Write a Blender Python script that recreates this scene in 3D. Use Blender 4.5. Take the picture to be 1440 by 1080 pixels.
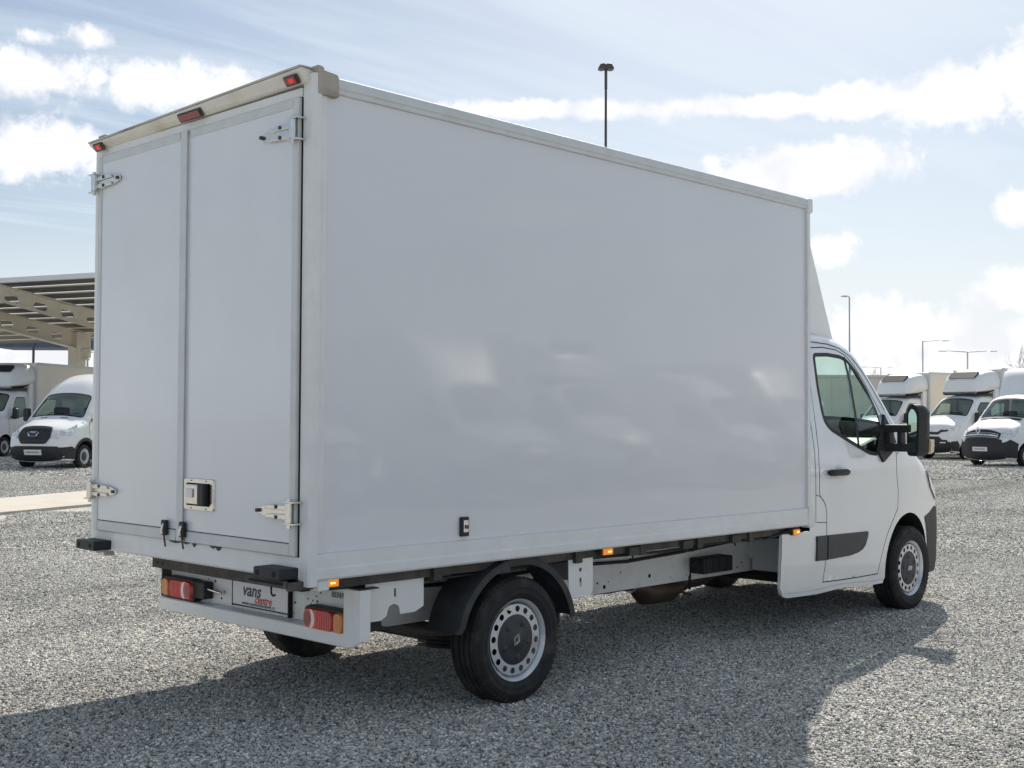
import bpy, bmesh, math, random
import numpy as np
from mathutils import Vector, Matrix
from mathutils.geometry import delaunay_2d_cdt

random.seed(7)
for o in list(bpy.data.objects):
    bpy.data.objects.remove(o)
S = bpy.context.scene
COL = S.collection
rad = math.radians

# ------------------------------------------------------------------ camera
cam_d = bpy.data.cameras.new('camera')
cam = bpy.data.objects.new('camera', cam_d); COL.objects.link(cam)
F_ = Vector((0.71887375, 0.6945174, 0.0294298)); R_ = Vector((0.69470857, -0.71927526, 0.00480579)); U_ = Vector((-0.02450583, -0.01699037, 0.9995553))
CP = Vector((-3.3885, -5.5866, 1.5385))
cam.matrix_world = Matrix(((R_.x, U_.x, -F_.x, CP.x), (R_.y, U_.y, -F_.y, CP.y), (R_.z, U_.z, -F_.z, CP.z), (0, 0, 0, 1)))
cam_d.sensor_width = 36; cam_d.lens = 42.82; cam_d.clip_start = .1; cam_d.clip_end = 3000
S.camera = cam

# ------------------------------------------------------------------ sky + sun
SUN_AZ, SUN_EL = 30.0, 42.0          # degrees; azimuth measured from +X towards +Y
W = bpy.data.worlds.new('World'); S.world = W; W.use_nodes = True
nt = W.node_tree; nt.nodes.clear()
def N(t, **k):
    n = nt.nodes.new(t)
    for a, b in k.items(): setattr(n, a, b)
    return n
def setin(n, i, v, tree=None):
    if hasattr(v, 'is_output') or isinstance(v, bpy.types.NodeSocket): (tree or nt).links.new(v, n.inputs[i])
    else: n.inputs[i].default_value = v
def M(op, a, b=None, c=None, clamp=False):
    n = N('ShaderNodeMath', operation=op); n.use_clamp = clamp
    setin(n, 0, a)
    if b is not None: setin(n, 1, b)
    if c is not None: setin(n, 2, c)
    return n.outputs[0]
def VM(op, a, b=None, out=0):
    n = N('ShaderNodeVectorMath', operation=op); setin(n, 0, a)
    if b is not None: setin(n, 1, b)
    return n.outputs[out]
sky = N('ShaderNodeTexSky', sky_type='NISHITA')
sky.sun_disc = False; sky.sun_elevation = rad(SUN_EL); sky.sun_rotation = rad(90 - SUN_AZ)
sky.altitude = 200; sky.air_density = 1.0; sky.dust_density = 1.6; sky.ozone_density = 1.0
tc = N('ShaderNodeTexCoord'); D = VM('NORMALIZE', tc.outputs['Generated'])
def noise_(vec, scale, detail=6, rough=.55, dist=0.):
    n = N('ShaderNodeTexNoise'); nt.links.new(vec, n.inputs['Vector'])
    n.inputs['Scale'].default_value = scale; n.inputs['Detail'].default_value = detail
    n.inputs['Roughness'].default_value = rough; n.inputs['Distortion'].default_value = dist
    return n.outputs[0]
BL = [  # cumulus: azimuth, elevation, half width, half height (degrees), edge weight
 (66.4,14.75,2.2,.95,1),(60.2,14.85,3.6,1.15,1),(63.25,16.6,.95,.5,.75),(65.6,16.4,.75,.38,.6),(65.7,11.6,2.8,1.3,1),(57.2,15.1,1.7,.6,.7),
 (23.9,14.2,3.0,1.2,1),(27.9,14.35,3.0,.75,1),(33.1,14.35,5.6,.5,1),(41.4,14.4,9.5,.45,.95),(20.8,14.8,2.4,1.5,1),(30.2,11.5,4.1,1.05,1.15),(31.5,10.8,3.2,.7,1),
 (21.2,9.3,1.3,.75,1),(29.3,7.75,1.05,.75,1),(20.5,5.6,3.2,1.0,.8),(26.8,3.9,5.4,1.4,.8),(22.0,2.6,5.5,1.9,.9),(33.0,2.2,8.0,1.5,.8),(66,3.4,6,1.3,.8)]
nA = noise_(D, 30, 8, .6, .3); nB = noise_(D, 95, 5, .6)
wob = M('ADD', M('MULTIPLY', M('SUBTRACT', nA, .5), 2.0), M('MULTIPLY', M('SUBTRACT', nB, .5), .9))
field = None
for az, el, a, b, w in BL:
    ca, sa, ce, se = math.cos(rad(az)), math.sin(rad(az)), math.cos(rad(el)), math.sin(rad(el))
    dx = VM('DOT_PRODUCT', D, (sa / math.sin(rad(a)), -ca / math.sin(rad(a)), 0), 1)
    dy = VM('DOT_PRODUCT', D, (-se * ca / math.sin(rad(b)), -se * sa / math.sin(rad(b)), ce / math.sin(rad(b))), 1)
    fr = VM('DOT_PRODUCT', D, (ce * ca, ce * sa, se), 1)
    r = M('SQRT', M('ADD', M('MULTIPLY', dx, dx), M('MULTIPLY', dy, dy)))
    v = M('MULTIPLY', M('MULTIPLY', M('SUBTRACT', 1.35, r), w), M('GREATER_THAN', fr, .5))
    field = v if field is None else M('MAXIMUM', field, v)
field = M('ADD', field, .10)
m1 = N('ShaderNodeMapRange'); m1.interpolation_type = 'SMOOTHSTEP'
nt.links.new(M('ADD', field, wob), m1.inputs[0]); m1.inputs[1].default_value = .16; m1.inputs[2].default_value = .92
# fair-weather clouds over the rest of the sky
sep = N('ShaderNodeSeparateXYZ'); nt.links.new(D, sep.inputs[0]); dz = sep.outputs[2]
zc = M('MAXIMUM', dz, .04)
flat = N('ShaderNodeCombineXYZ'); setin(flat, 0, M('DIVIDE', sep.outputs[0], zc)); setin(flat, 1, M('DIVIDE', sep.outputs[1], zc))
g = noise_(flat.outputs[0], .9, 7, .55, .2)
m2 = N('ShaderNodeMapRange'); m2.interpolation_type = 'SMOOTHSTEP'
setin(m2, 0, g); m2.inputs[1].default_value = .54; m2.inputs[2].default_value = .66
infront = M('GREATER_THAN', VM('DOT_PRODUCT', D, (F_.x, F_.y, 0.06), 1), .86)
fade = N('ShaderNodeMapRange'); nt.links.new(VM('DOT_PRODUCT', D, (F_.x, F_.y, 0.06), 1), fade.inputs[0]); fade.inputs[1].default_value = .86; fade.inputs[2].default_value = .72
lowf = N('ShaderNodeMapRange'); lowf.interpolation_type = 'SMOOTHSTEP'; setin(lowf, 0, dz); lowf.inputs[1].default_value = .05; lowf.inputs[2].default_value = .17
other = M('MULTIPLY', M('MULTIPLY', m2.outputs[0], fade.outputs[0]), lowf.outputs[0])
# thin cirrus streaks
stretch = N('ShaderNodeMapping'); nt.links.new(flat.outputs[0], stretch.inputs[0]); stretch.inputs['Rotation'].default_value = (0, 0, rad(25)); stretch.inputs['Scale'].default_value = (.35, 1.6, 1)
ci = noise_(stretch.outputs[0], 1.3, 6, .6, .6)
m3 = N('ShaderNodeMapRange'); setin(m3, 0, ci); m3.inputs[1].default_value = .42; m3.inputs[2].default_value = .75; m3.inputs[4].default_value = .75
hz = N('ShaderNodeMapRange'); setin(hz, 0, dz); hz.inputs[1].default_value = .22; hz.inputs[2].default_value = 0.0; hz.inputs[3].default_value = 0; hz.inputs[4].default_value = .6
thin = M('MAXIMUM', M('MULTIPLY', m3.outputs[0], lowf.outputs[0]), hz.outputs[0])
cl = M('MAXIMUM', m1.outputs[0], M('MULTIPLY', other, .55))
shade = noise_(D, 14, 4, .5)
def mix(fac, a, b):
    n = N('ShaderNodeMix', data_type='RGBA'); setin(n, 0, fac); setin(n, 6, a); setin(n, 7, b); return n.outputs[2]
CLOUD = (12.0, 11.9, 11.9, 1); CLOUD2 = (9.2, 9.3, 9.8, 1); THIN = (8.3, 9.2, 10.0, 1)
base = mix(.30, sky.outputs[0], (4.1, 5.5, 6.8, 1))
c = mix(thin, base, THIN)
low = N('ShaderNodeMapRange'); low.interpolation_type = 'SMOOTHSTEP'; setin(low, 0, dz); low.inputs[1].default_value = .16; low.inputs[2].default_value = .0; low.inputs[3].default_value = 0; low.inputs[4].default_value = .95
c = mix(low.outputs[0], c, (8.9, 9.3, 9.9, 1))
csh = N('ShaderNodeMapRange'); setin(csh, 0, shade); csh.inputs[1].default_value = .35; csh.inputs[2].default_value = .6
c = mix(cl, c, mix(csh.outputs[0], CLOUD2, CLOUD))
bg = N('ShaderNodeBackground'); nt.links.new(c, bg.inputs[0]); bg.inputs[1].default_value = .073
wo = N('ShaderNodeOutputWorld'); nt.links.new(bg.outputs[0], wo.inputs[0])

sd = bpy.data.lights.new('sun', 'SUN'); sd.energy = 5.0; sd.angle = rad(.53); sd.color = (1, .93, .82)
so = bpy.data.objects.new('sun', sd); COL.objects.link(so)
sv = Vector((math.cos(rad(SUN_EL)) * math.cos(rad(SUN_AZ)), math.cos(rad(SUN_EL)) * math.sin(rad(SUN_AZ)), math.sin(rad(SUN_EL))))
so.rotation_euler = sv.to_track_quat('Z', 'Y').to_euler()
S.view_settings.view_transform = 'Standard'; S.view_settings.look = 'None'; S.view_settings.exposure = .45
S.view_settings.gamma = 1; S.view_settings.use_curve_mapping = False
S.render.engine = 'CYCLES'; S.render.resolution_x = 1024; S.render.resolution_y = 768

# ------------------------------------------------------------------ materials
MATS = {}
def mat(name, col, rough=.5, metal=0., coat=0., var=0., vscale=6., bump=0., bscale=60., dirt=None, dscale=3., bdist=.002, trans=0., ior=1.45, rvar=0., emit=None, wavy=0.):
    if name in MATS: return MATS[name]
    m = bpy.data.materials.new(name); m.use_nodes = True; t = m.node_tree; b = t.nodes['Principled BSDF']
    L = t.links
    b.inputs['Base Color'].default_value = (*col, 1); b.inputs['Roughness'].default_value = rough
    b.inputs['Metallic'].default_value = metal; b.inputs['Coat Weight'].default_value = coat; b.inputs['Coat Roughness'].default_value = .04
    b.inputs['IOR'].default_value = ior; b.inputs['Transmission Weight'].default_value = trans
    co = t.nodes.new('ShaderNodeTexCoord')
    def nz(s, d=5):
        n = t.nodes.new('ShaderNodeTexNoise'); n.inputs['Scale'].default_value = s; n.inputs['Detail'].default_value = d
        L.new(co.outputs['Object'], n.inputs['Vector']); return n
    colsock = None
    if var:
        n = nz(vscale); r = t.nodes.new('ShaderNodeMapRange'); L.new(n.outputs[0], r.inputs[0])
        r.inputs[1].default_value = .3; r.inputs[2].default_value = .7; r.inputs[3].default_value = 1 - var; r.inputs[4].default_value = 1 + var * .5
        v = t.nodes.new('ShaderNodeVectorMath'); v.operation = 'SCALE'; v.inputs[0].default_value = col; L.new(r.outputs[0], v.inputs[3])
        colsock = v.outputs[0]
    if dirt:
        n = nz(dscale, 8); r = t.nodes.new('ShaderNodeMapRange'); L.new(n.outputs[0], r.inputs[0])
        r.inputs[1].default_value = .5; r.inputs[2].default_value = .72
        x = t.nodes.new('ShaderNodeMix'); x.data_type = 'RGBA'; L.new(r.outputs[0], x.inputs[0])
        if colsock: L.new(colsock, x.inputs[6])
        else: x.inputs[6].default_value = (*col, 1)
        x.inputs[7].default_value = (*dirt, 1); colsock = x.outputs[2]
    if colsock: L.new(colsock, b.inputs['Base Color'])
    if rvar:
        n = nz(vscale * 2); r = t.nodes.new('ShaderNodeMapRange'); L.new(n.outputs[0], r.inputs[0]); r.inputs[3].default_value = max(0, rough - rvar); r.inputs[4].default_value = rough + rvar
        L.new(r.outputs[0], b.inputs['Roughness'])
    if bump:
        n = nz(bscale, 3); bm_ = t.nodes.new('ShaderNodeBump'); bm_.inputs['Strength'].default_value = bump; bm_.inputs['Distance'].default_value = bdist
        L.new(n.outputs[0], bm_.inputs['Height']); L.new(bm_.outputs[0], b.inputs['Normal'])
        if wavy:
            n2 = nz(1.1, 1); b2 = t.nodes.new('ShaderNodeBump'); b2.inputs['Strength'].default_value = 1; b2.inputs['Distance'].default_value = wavy
            L.new(n2.outputs[0], b2.inputs['Height']); L.new(b2.outputs[0], bm_.inputs['Normal'])
    if emit:
        b.inputs['Emission Color'].default_value = (*emit[:3], 1); b.inputs['Emission Strength'].default_value = emit[3]
    MATS[name] = m; return m
def glass_mat(name, tint, alpha_rough=0.0):
    m = bpy.data.materials.new(name); m.use_nodes = True; t = m.node_tree; t.nodes.clear()
    tr = t.nodes.new('ShaderNodeBsdfTransparent'); tr.inputs[0].default_value = (*tint, 1)
    gl = t.nodes.new('ShaderNodeBsdfGlossy'); gl.inputs['Roughness'].default_value = alpha_rough
    mx = t.nodes.new('ShaderNodeMixShader'); o = t.nodes.new('ShaderNodeOutputMaterial')
    geo = t.nodes.new('ShaderNodeNewGeometry')
    dt = t.nodes.new('ShaderNodeVectorMath'); dt.operation = 'DOT_PRODUCT'; t.links.new(geo.outputs['Normal'], dt.inputs[0]); t.links.new(geo.outputs['Incoming'], dt.inputs[1])
    def mm(op, a, b):
        n = t.nodes.new('ShaderNodeMath'); n.operation = op
        for i, v in enumerate((a, b)):
            if isinstance(v, (int, float)): n.inputs[i].default_value = v
            elif v is not None: t.links.new(v, n.inputs[i])
        return n.outputs[0]
    sch = mm('ADD', mm('MULTIPLY', mm('POWER', mm('SUBTRACT', 1.0, mm('ABSOLUTE', dt.outputs['Value'], None)), 5.0), .94), .06)
    t.links.new(sch, mx.inputs[0]); t.links.new(tr.outputs[0], mx.inputs[1]); t.links.new(gl.outputs[0], mx.inputs[2]); t.links.new(mx.outputs[0], o.inputs[0])
    MATS[name] = m; return m
PANEL = mat('white_box_panel', (.66, .675, .71), .26, var=.02, vscale=1.2, bump=.03, bscale=420, bdist=.0003, wavy=.0018, coat=.6)
DOORP = mat('white_door_panel', (.70, .72, .75), .18, var=.03, vscale=2.5, bump=.05, bscale=300, bdist=.001, wavy=.003, coat=.5)
TRIM = mat('white_aluminium_trim', (.72, .73, .73), .38, var=.05, vscale=9, dirt=(.685, .69, .68), dscale=5)
SEALG = mat('grey_door_frame_profile', (.59, .615, .625), .4, var=.03, vscale=10, dirt=(.54, .55, .54), dscale=7)
PAINT = mat('white_vehicle_paint', (.71, .725, .745), .22, coat=1., var=.02, vscale=3, bump=.03, bscale=500, bdist=.0004, wavy=.008)
PAINTB = mat('white_dusty_paint', (.76, .77, .77), .34, coat=.4, var=.04, vscale=2)
PAINTC = mat('white_chassis_paint', (.76, .77, .77), .45, var=.04, vscale=6, dirt=(.60, .59, .56), dscale=6)
BLACKP = mat('black_textured_plastic', (.022, .024, .026), .55, var=.2, vscale=20, bump=.3, bscale=500, bdist=.001)
GREYP = mat('charcoal_plastic', (.040, .044, .050), .5, var=.15, vscale=15, bump=.3, bscale=400, bdist=.001)
FENDER = mat('dusty_black_mudguard', (.035, .038, .04), .62, var=.25, vscale=8, dirt=(.075, .072, .068), dscale=4, bump=.2, bscale=200)
RUBBER = mat('tyre_rubber', (.018, .018, .019), .78, var=.25, vscale=14, dirt=(.06, .056, .05), dscale=6, bump=.3, bscale=260, bdist=.002)
STEELW = mat('silver_steel_wheel', (.62, .64, .67), .34, metal=.35, var=.06, vscale=18, dirt=(.45, .44, .43), dscale=9)
CHROME = mat('polished_stainless', (.70, .69, .66), .22, metal=1, var=.08, vscale=30, bump=.1, bscale=80)
DARKM = mat('grimy_steel', (.07, .068, .065), .62, metal=.3, var=.3, vscale=12, dirt=(.13, .115, .095), dscale=8, bump=.3, bscale=120)
EXH = mat('brown_heat_stained_exhaust', (.09, .062, .045), .45, metal=.5, var=.3, vscale=6, dirt=(.05, .045, .04), dscale=7)
DARK = mat('dark_gap', (.008, .008, .009), .8)
REDL = mat('red_lens', (.78, .03, .03), .14, coat=.6, var=.15, vscale=40, bump=.5, bscale=300, bdist=.001)
REDD = mat('faded_red_lens', (.24, .045, .05), .3, coat=.3, var=.2, vscale=40)
REDG = mat('lit_red_marker_lens', (.7, .03, .03), .2, emit=(1, .05, .04, .22))
AMBL = mat('amber_lens', (.62, .20, .03), .16, coat=.6, bump=.5, bscale=300, bdist=.001)
AMBG = mat('lit_amber_marker_lens', (.7, .24, .02), .2, emit=(1, .30, .02, .35))
AMBW = mat('lit_amber_diode', (.9, .6, .2), .2, emit=(1, .65, .2, 2.0))
WLENS = mat('white_reverse_lens', (.80, .74, .72), .12, coat=.6)
TAN = mat('aged_tan_plastic', (.40, .36, .31), .55, var=.1, vscale=12, dirt=(.26, .23, .19), dscale=10)
LIP = mat('yellowed_roof_lip', (.72, .70, .64), .5, var=.06, vscale=5, dirt=(.56, .51, .41), dscale=3)
LIPTOP = mat('grimy_lip_edge', (.50, .47, .42), .5, var=.15, vscale=8, dirt=(.20, .18, .16), dscale=4)
PLATE = mat('plate_white', (.72, .72, .74), .3)
NAVY = mat('navy_print', (.03, .04, .10), .4)
REDPR = mat('red_print', (.62, .05, .04), .4)
TXTG = mat('grey_badge', (.20, .20, .21), .35, metal=.4)
SEAT = mat('dark_seat_fabric', (.03, .032, .036), .85, bump=.4, bscale=300)
DASH = mat('dashboard_plastic', (.03, .032, .035), .5, bump=.2, bscale=300)
LAMPG = mat('headlamp_glass', (.72, .74, .76), .12, metal=.25, coat=1, var=.35, vscale=12, bump=.6, bscale=20, bdist=.01)
GLASS = glass_mat('tinted_window_glass', (.74, .86, .80))
GLASSB = glass_mat('van_window_glass', (.66, .78, .74))
MIRR = mat('mirror_glass', (.75, .78, .78), .02, metal=1)
BOXSIDE = mat('beige_white_box_side', (.72, .68, .60), .4, var=.03, vscale=1)
CREAM = mat('cream_painted_steel', (.66, .62, .52), .5, var=.06, vscale=2)
PVBACK = mat('solar_panel_underside', (.10, .092, .075), .6, var=.2, vscale=2)
POLEM = mat('glare_paled_galvanised_pole', (.48, .48, .50), .45, metal=.5, var=.1)  # galvanised grey made paler, so the colour carries the glare on far poles
POLED = mat('dark_bronze_pole', (.09, .075, .075), .45, metal=.3, var=.1)
BAND = mat('blue_grey_cladding', (.09, .115, .17), .8, var=.2, vscale=.8)
WALLM = mat('pale_beige_wall', (.66, .62, .54), .7, var=.04, vscale=.6)
CONC = mat('pale_concrete', (.44, .41, .36), .85, var=.08, vscale=2.5, bump=.4, bscale=60, dirt=(.38, .35, .30), dscale=1.2)
BARK = mat('bare_bark', (.34, .30, .29), .9)
KERB = mat('kerb_side_concrete', (.30, .27, .22), .9, var=.1, vscale=5)

# ------------------------------------------------------------------ helpers
def link(name, me, m=None, parent=None, loc=None, smooth=False):
    o = bpy.data.objects.new(name, me); COL.objects.link(o)
    if m is not None:
        for q in (m if isinstance(m, (list, tuple)) else [m]): me.materials.append(q)
    if parent: o.parent = parent
    if loc: o.location = loc
    if smooth: me.polygons.foreach_set('use_smooth', [True] * len(me.polygons))
    return o
def from_bm(name, bm, m, parent=None, smooth=False, recalc=True, bevel=0, auto=None):
    if recalc: bmesh.ops.recalc_face_normals(bm, faces=bm.faces)
    me = bpy.data.meshes.new(name); bm.to_mesh(me); bm.free()
    o = link(name, me, m, parent, smooth=smooth or auto is not None)
    if auto is not None:
        me.set_sharp_from_angle(angle=rad(auto))
    if bevel:
        b = o.modifiers.new('bevel', 'BEVEL'); b.width = bevel; b.segments = 2; b.limit_method = 'ANGLE'; b.angle_limit = rad(40)
    return o
def bx(bm, x0, x1, y0, y1, z0, z1, mi=0):
    vs = [bm.verts.new((x, y, z)) for x in (x0, x1) for y in (y0, y1) for z in (z0, z1)]
    for f in ((0, 1, 3, 2), (4, 6, 7, 5), (0, 4, 5, 1), (2, 3, 7, 6), (0, 2, 6, 4), (1, 5, 7, 3)):
        q = bm.faces.new([vs[i] for i in f]); q.material_index = mi
def box(name, m, parent, x0, x1, y0, y1, z0, z1, bevel=.004):
    bm = bmesh.new(); bx(bm, *sorted((x0, x1)), *sorted((y0, y1)), *sorted((z0, z1)))
    return from_bm(name, bm, m, parent, bevel=bevel)
def prism(bm, poly, fn, t0, t1, mi=0):
    """poly of 2D points extruded between t0 and t1; fn(a,b,t)->xyz"""
    A = [bm.verts.new(fn(a, b, t0)) for a, b in poly]; B = [bm.verts.new(fn(a, b, t1)) for a, b in poly]
    n = len(poly)
    for i in range(n):
        f = bm.faces.new((A[i], A[(i + 1) % n], B[(i + 1) % n], B[i])); f.material_index = mi
    f = bm.faces.new(A[::-1]); f.material_index = mi
    f = bm.faces.new(B); f.material_index = mi
def tube(bm, pts, r, n=10, cap=True):
    pts = [Vector(p) for p in pts]; rs = r if isinstance(r, (list, tuple)) else [r] * len(pts); rings = []
    for i, p in enumerate(pts):
        d = (pts[min(i + 1, len(pts) - 1)] - pts[max(i - 1, 0)]).normalized()
        a = d.orthogonal().normalized() if abs(d.z) > .95 else d.cross(Vector((0, 0, 1))).normalized()
        b = d.cross(a)
        rings.append([bm.verts.new(p + rs[i] * (math.cos(2 * math.pi * k / n) * a + math.sin(2 * math.pi * k / n) * b)) for k in range(n)])
    for i in range(len(rings) - 1):
        for k in range(n): bm.faces.new((rings[i][k], rings[i][(k + 1) % n], rings[i + 1][(k + 1) % n], rings[i + 1][k]))
    if cap: bm.faces.new(rings[0][::-1]); bm.faces.new(rings[-1])
def tubes(name, m, parent, pts, r, n=10):
    bm = bmesh.new(); tube(bm, pts, r, n); return from_bm(name, bm, m, parent, auto=50)
def lathe_y(bm, prof, n=48, mi=0, close=False):
    """prof [(r, y)] turned round the Y axis"""
    rings = [[bm.verts.new((r * math.cos(2 * math.pi * k / n), y, r * math.sin(2 * math.pi * k / n))) for k in range(n)] for r, y in prof]
    rng = range(len(rings) - (0 if close else 1))
    for i in rng:
        A, B = rings[i], rings[(i + 1) % len(rings)]
        for k in range(n):
            f = bm.faces.new((A[k], A[(k + 1) % n], B[(k + 1) % n], B[k])); f.material_index = mi
def thing(name, label, cat, loc=(0, 0, 0), rz=0, group=None, scale=1):
    o = bpy.data.objects.new(name, None); COL.objects.link(o); o.location = loc; o.rotation_euler = (0, 0, rz); o.scale = (scale,) * 3
    o.empty_display_size = .2
    tag(o, label, cat, group); return o
def tag(o, label, cat, group=None):
    o['label'] = label; o['category'] = cat
    if group: o['group'] = group
    return o
KIDS = {}
def copy_tree(o, parent=None):
    c = o.copy(); COL.objects.link(c); c.parent = parent
    for ch in [x for x in list(bpy.data.objects) if x.parent == o]: copy_tree(ch, c)
    return c
def text(name, body, m, parent, size, origin, ex, ey, depth=.002, shear=0, align='CENTER', offset=0):
    cu = bpy.data.curves.new(name, 'FONT'); cu.body = body; cu.size = size; cu.extrude = depth; cu.shear = shear; cu.align_x = align; cu.offset = offset; cu.resolution_u = 3
    t = bpy.data.objects.new(name + '_tmp', cu); COL.objects.link(t)
    me = bpy.data.meshes.new_from_object(t.evaluated_get(bpy.context.evaluated_depsgraph_get()))
    bpy.data.objects.remove(t); bpy.data.curves.remove(cu)
    ex = Vector(ex).normalized(); ey = Vector(ey).normalized(); ez = ex.cross(ey)
    o = Vector(origin)
    for v in me.vertices: v.co = o + v.co.x * ex + v.co.y * ey + v.co.z * ez
    me.materials.clear()
    return link(name, me, m, parent)

# --- charts: constrained-Delaunay patches mapped on curved skins
def inpoly(P, poly):
    x, y = P[:, 0], P[:, 1]; c = np.zeros(len(P), bool); n = len(poly); j = n - 1
    for i in range(n):
        xi, yi = poly[i]; xj, yj = poly[j]
        if yi != yj:
            k = ((yi > y) != (yj > y)) & (x < (xj - xi) * (y - yi) / (yj - yi) + xi); c ^= k
        j = i
    return c
def dens(loop, h, closed=True):
    out = []; n = len(loop)
    for i in range(n if closed else n - 1):
        a, b = loop[i], loop[(i + 1) % n]; L = math.dist(a, b); k = max(1, math.ceil(L / h - 1e-6))
        for j in range(k): out.append((a[0] + (b[0] - a[0]) * j / k, a[1] + (b[1] - a[1]) * j / k))
    if not closed: out.append(tuple(loop[-1]))
    return out
def segdist(P, loop, closed=True):
    P = np.asarray(P, float); best = np.full(len(P), 1e9); n = len(loop); bi = np.zeros(len(P), int)
    for i in range(n if closed else n - 1):
        a = np.array(loop[i]); b = np.array(loop[(i + 1) % n]); d = b - a; L2 = d @ d
        t = np.clip(((P - a) @ d) / (L2 + 1e-12), 0, 1); q = a + t[:, None] * d; r = np.hypot(*(P - q).T)
        k = r < best; best[k] = r[k]; bi[k] = i
    return best, bi
def chart(bm, outer, holes, h, fmap, extra=(), mi=0, flip=False):
    pts = []; edges = []; loops = [dens(outer, h)] + [dens(x, h) for x in holes]
    for d in loops:
        b = len(pts); n = len(d); pts += d; edges += [(b + i, b + (i + 1) % n) for i in range(n)]
    xs = [p[0] for p in loops[0]]; ys = [p[1] for p in loops[0]]
    gx = np.arange(min(xs) + h * .5, max(xs), h); gy = np.arange(min(ys) + h * .5, max(ys), h)
    if len(gx) and len(gy):
        G = np.array([(a, b) for a in gx for b in gy])
        if len(extra): G = np.vstack([G, np.array(extra)])
        ok = inpoly(G, outer)
        for x in holes: ok &= ~inpoly(G, x)
        G = G[ok]
        if len(G):
            for l in loops:
                dd, _ = segdist(G, l); G = G[dd > (.012 if len(extra) else h * .35)]
                if not len(G): break
        pts += [tuple(q) for q in G]
    vs, _, fs = delaunay_2d_cdt([Vector(p) for p in pts], edges, [], 0, 1e-6)[:3]
    C = np.array([(sum(vs[i].x for i in f) / len(f), sum(vs[i].y for i in f) / len(f)) for f in fs])
    ok = inpoly(C, loops[0])
    for l in loops[1:]: ok &= ~inpoly(C, l)
    V = {}
    for f, k in zip(fs, ok):
        if not k: continue
        ids = list(f)[::-1] if flip else list(f)
        for i in ids:
            if i not in V: V[i] = bm.verts.new(fmap(vs[i].x, vs[i].y))
        try:
            q = bm.faces.new([V[i] for i in ids]); q.material_index = mi
        except ValueError: pass
def offset(poly, d):
    n = len(poly); A = sum(poly[i][0] * poly[(i + 1) % n][1] - poly[(i + 1) % n][0] * poly[i][1] for i in range(n)); s = 1 if A > 0 else -1; out = []
    for i in range(n):
        p, q, r = Vector(poly[i - 1]), Vector(poly[i]), Vector(poly[(i + 1) % n])
        a = (q - p).normalized(); b = (r - q).normalized(); na = Vector((a.y, -a.x)) * s; nb = Vector((b.y, -b.x)) * s
        m_ = na + nb; L = m_.length
        m_ = na if L < .3 else m_ / L
        c_ = max(.45, m_.dot(na)); o = q + m_ * d / c_; out.append((o.x, o.y))
    return out
def catmull(P, h):
    P = [Vector(p) for p in P]; out = []
    for i in range(len(P) - 1):
        p0, p1, p2, p3 = P[max(i - 1, 0)], P[i], P[i + 1], P[min(i + 2, len(P) - 1)]
        L = math.hypot(p2[0] - p1[0], p2[1] - p1[1]); k = max(1, math.ceil(L / h))
        for j in range(k):
            t = j / k
            # limited tangents keep the curve from overshooting
            m1 = (p2 - p0) * .5; m2 = (p3 - p1) * .5
            for m_ in (m1, m2):
                l = math.hypot(m_[0], m_[1])
                if l > L * 1.2: m_ *= L * 1.2 / l
            q = (2 * t**3 - 3 * t**2 + 1) * p1 + (t**3 - 2 * t**2 + t) * m1 + (-2 * t**3 + 3 * t**2) * p2 + (t**3 - t**2) * m2
            out.append(q)
    out.append(P[-1]); return out
def smooth_loop(poly, h=.03, closed=True):
    P = list(poly); n = len(P); out = []
    for i in range(n):
        p0, p1, p2, p3 = (Vector(P[(i + k) % n]) for k in (-1, 0, 1, 2)); L = (p2 - p1).length; k = max(1, math.ceil(L / h))
        for j in range(k):
            t = j / k; m1 = (p2 - p0) * .5; m2 = (p3 - p1) * .5
            if m1.length > L: m1 *= L / m1.length
            if m2.length > L: m2 *= L / m2.length
            q = (2 * t**3 - 3 * t**2 + 1) * p1 + (t**3 - 2 * t**2 + t) * m1 + (-2 * t**3 + 3 * t**2) * p2 + (t**3 - t**2) * m2
            out.append((q.x, q.y))
    return out
def roundpoly(poly, r, k=4):
    out = []; n = len(poly)
    for i in range(n):
        p, q, s = Vector(poly[i - 1]), Vector(poly[i]), Vector(poly[(i + 1) % n])
        a = (p - q); b = (s - q); rr = min(r, a.length * .45, b.length * .45); A = q + a.normalized() * rr; B = q + b.normalized() * rr
        for j in range(k + 1):
            t = j / k; v = (1 - t)**2 * A + 2 * t * (1 - t) * q + t * t * B; out.append((v.x, v.y))
    return out

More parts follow.
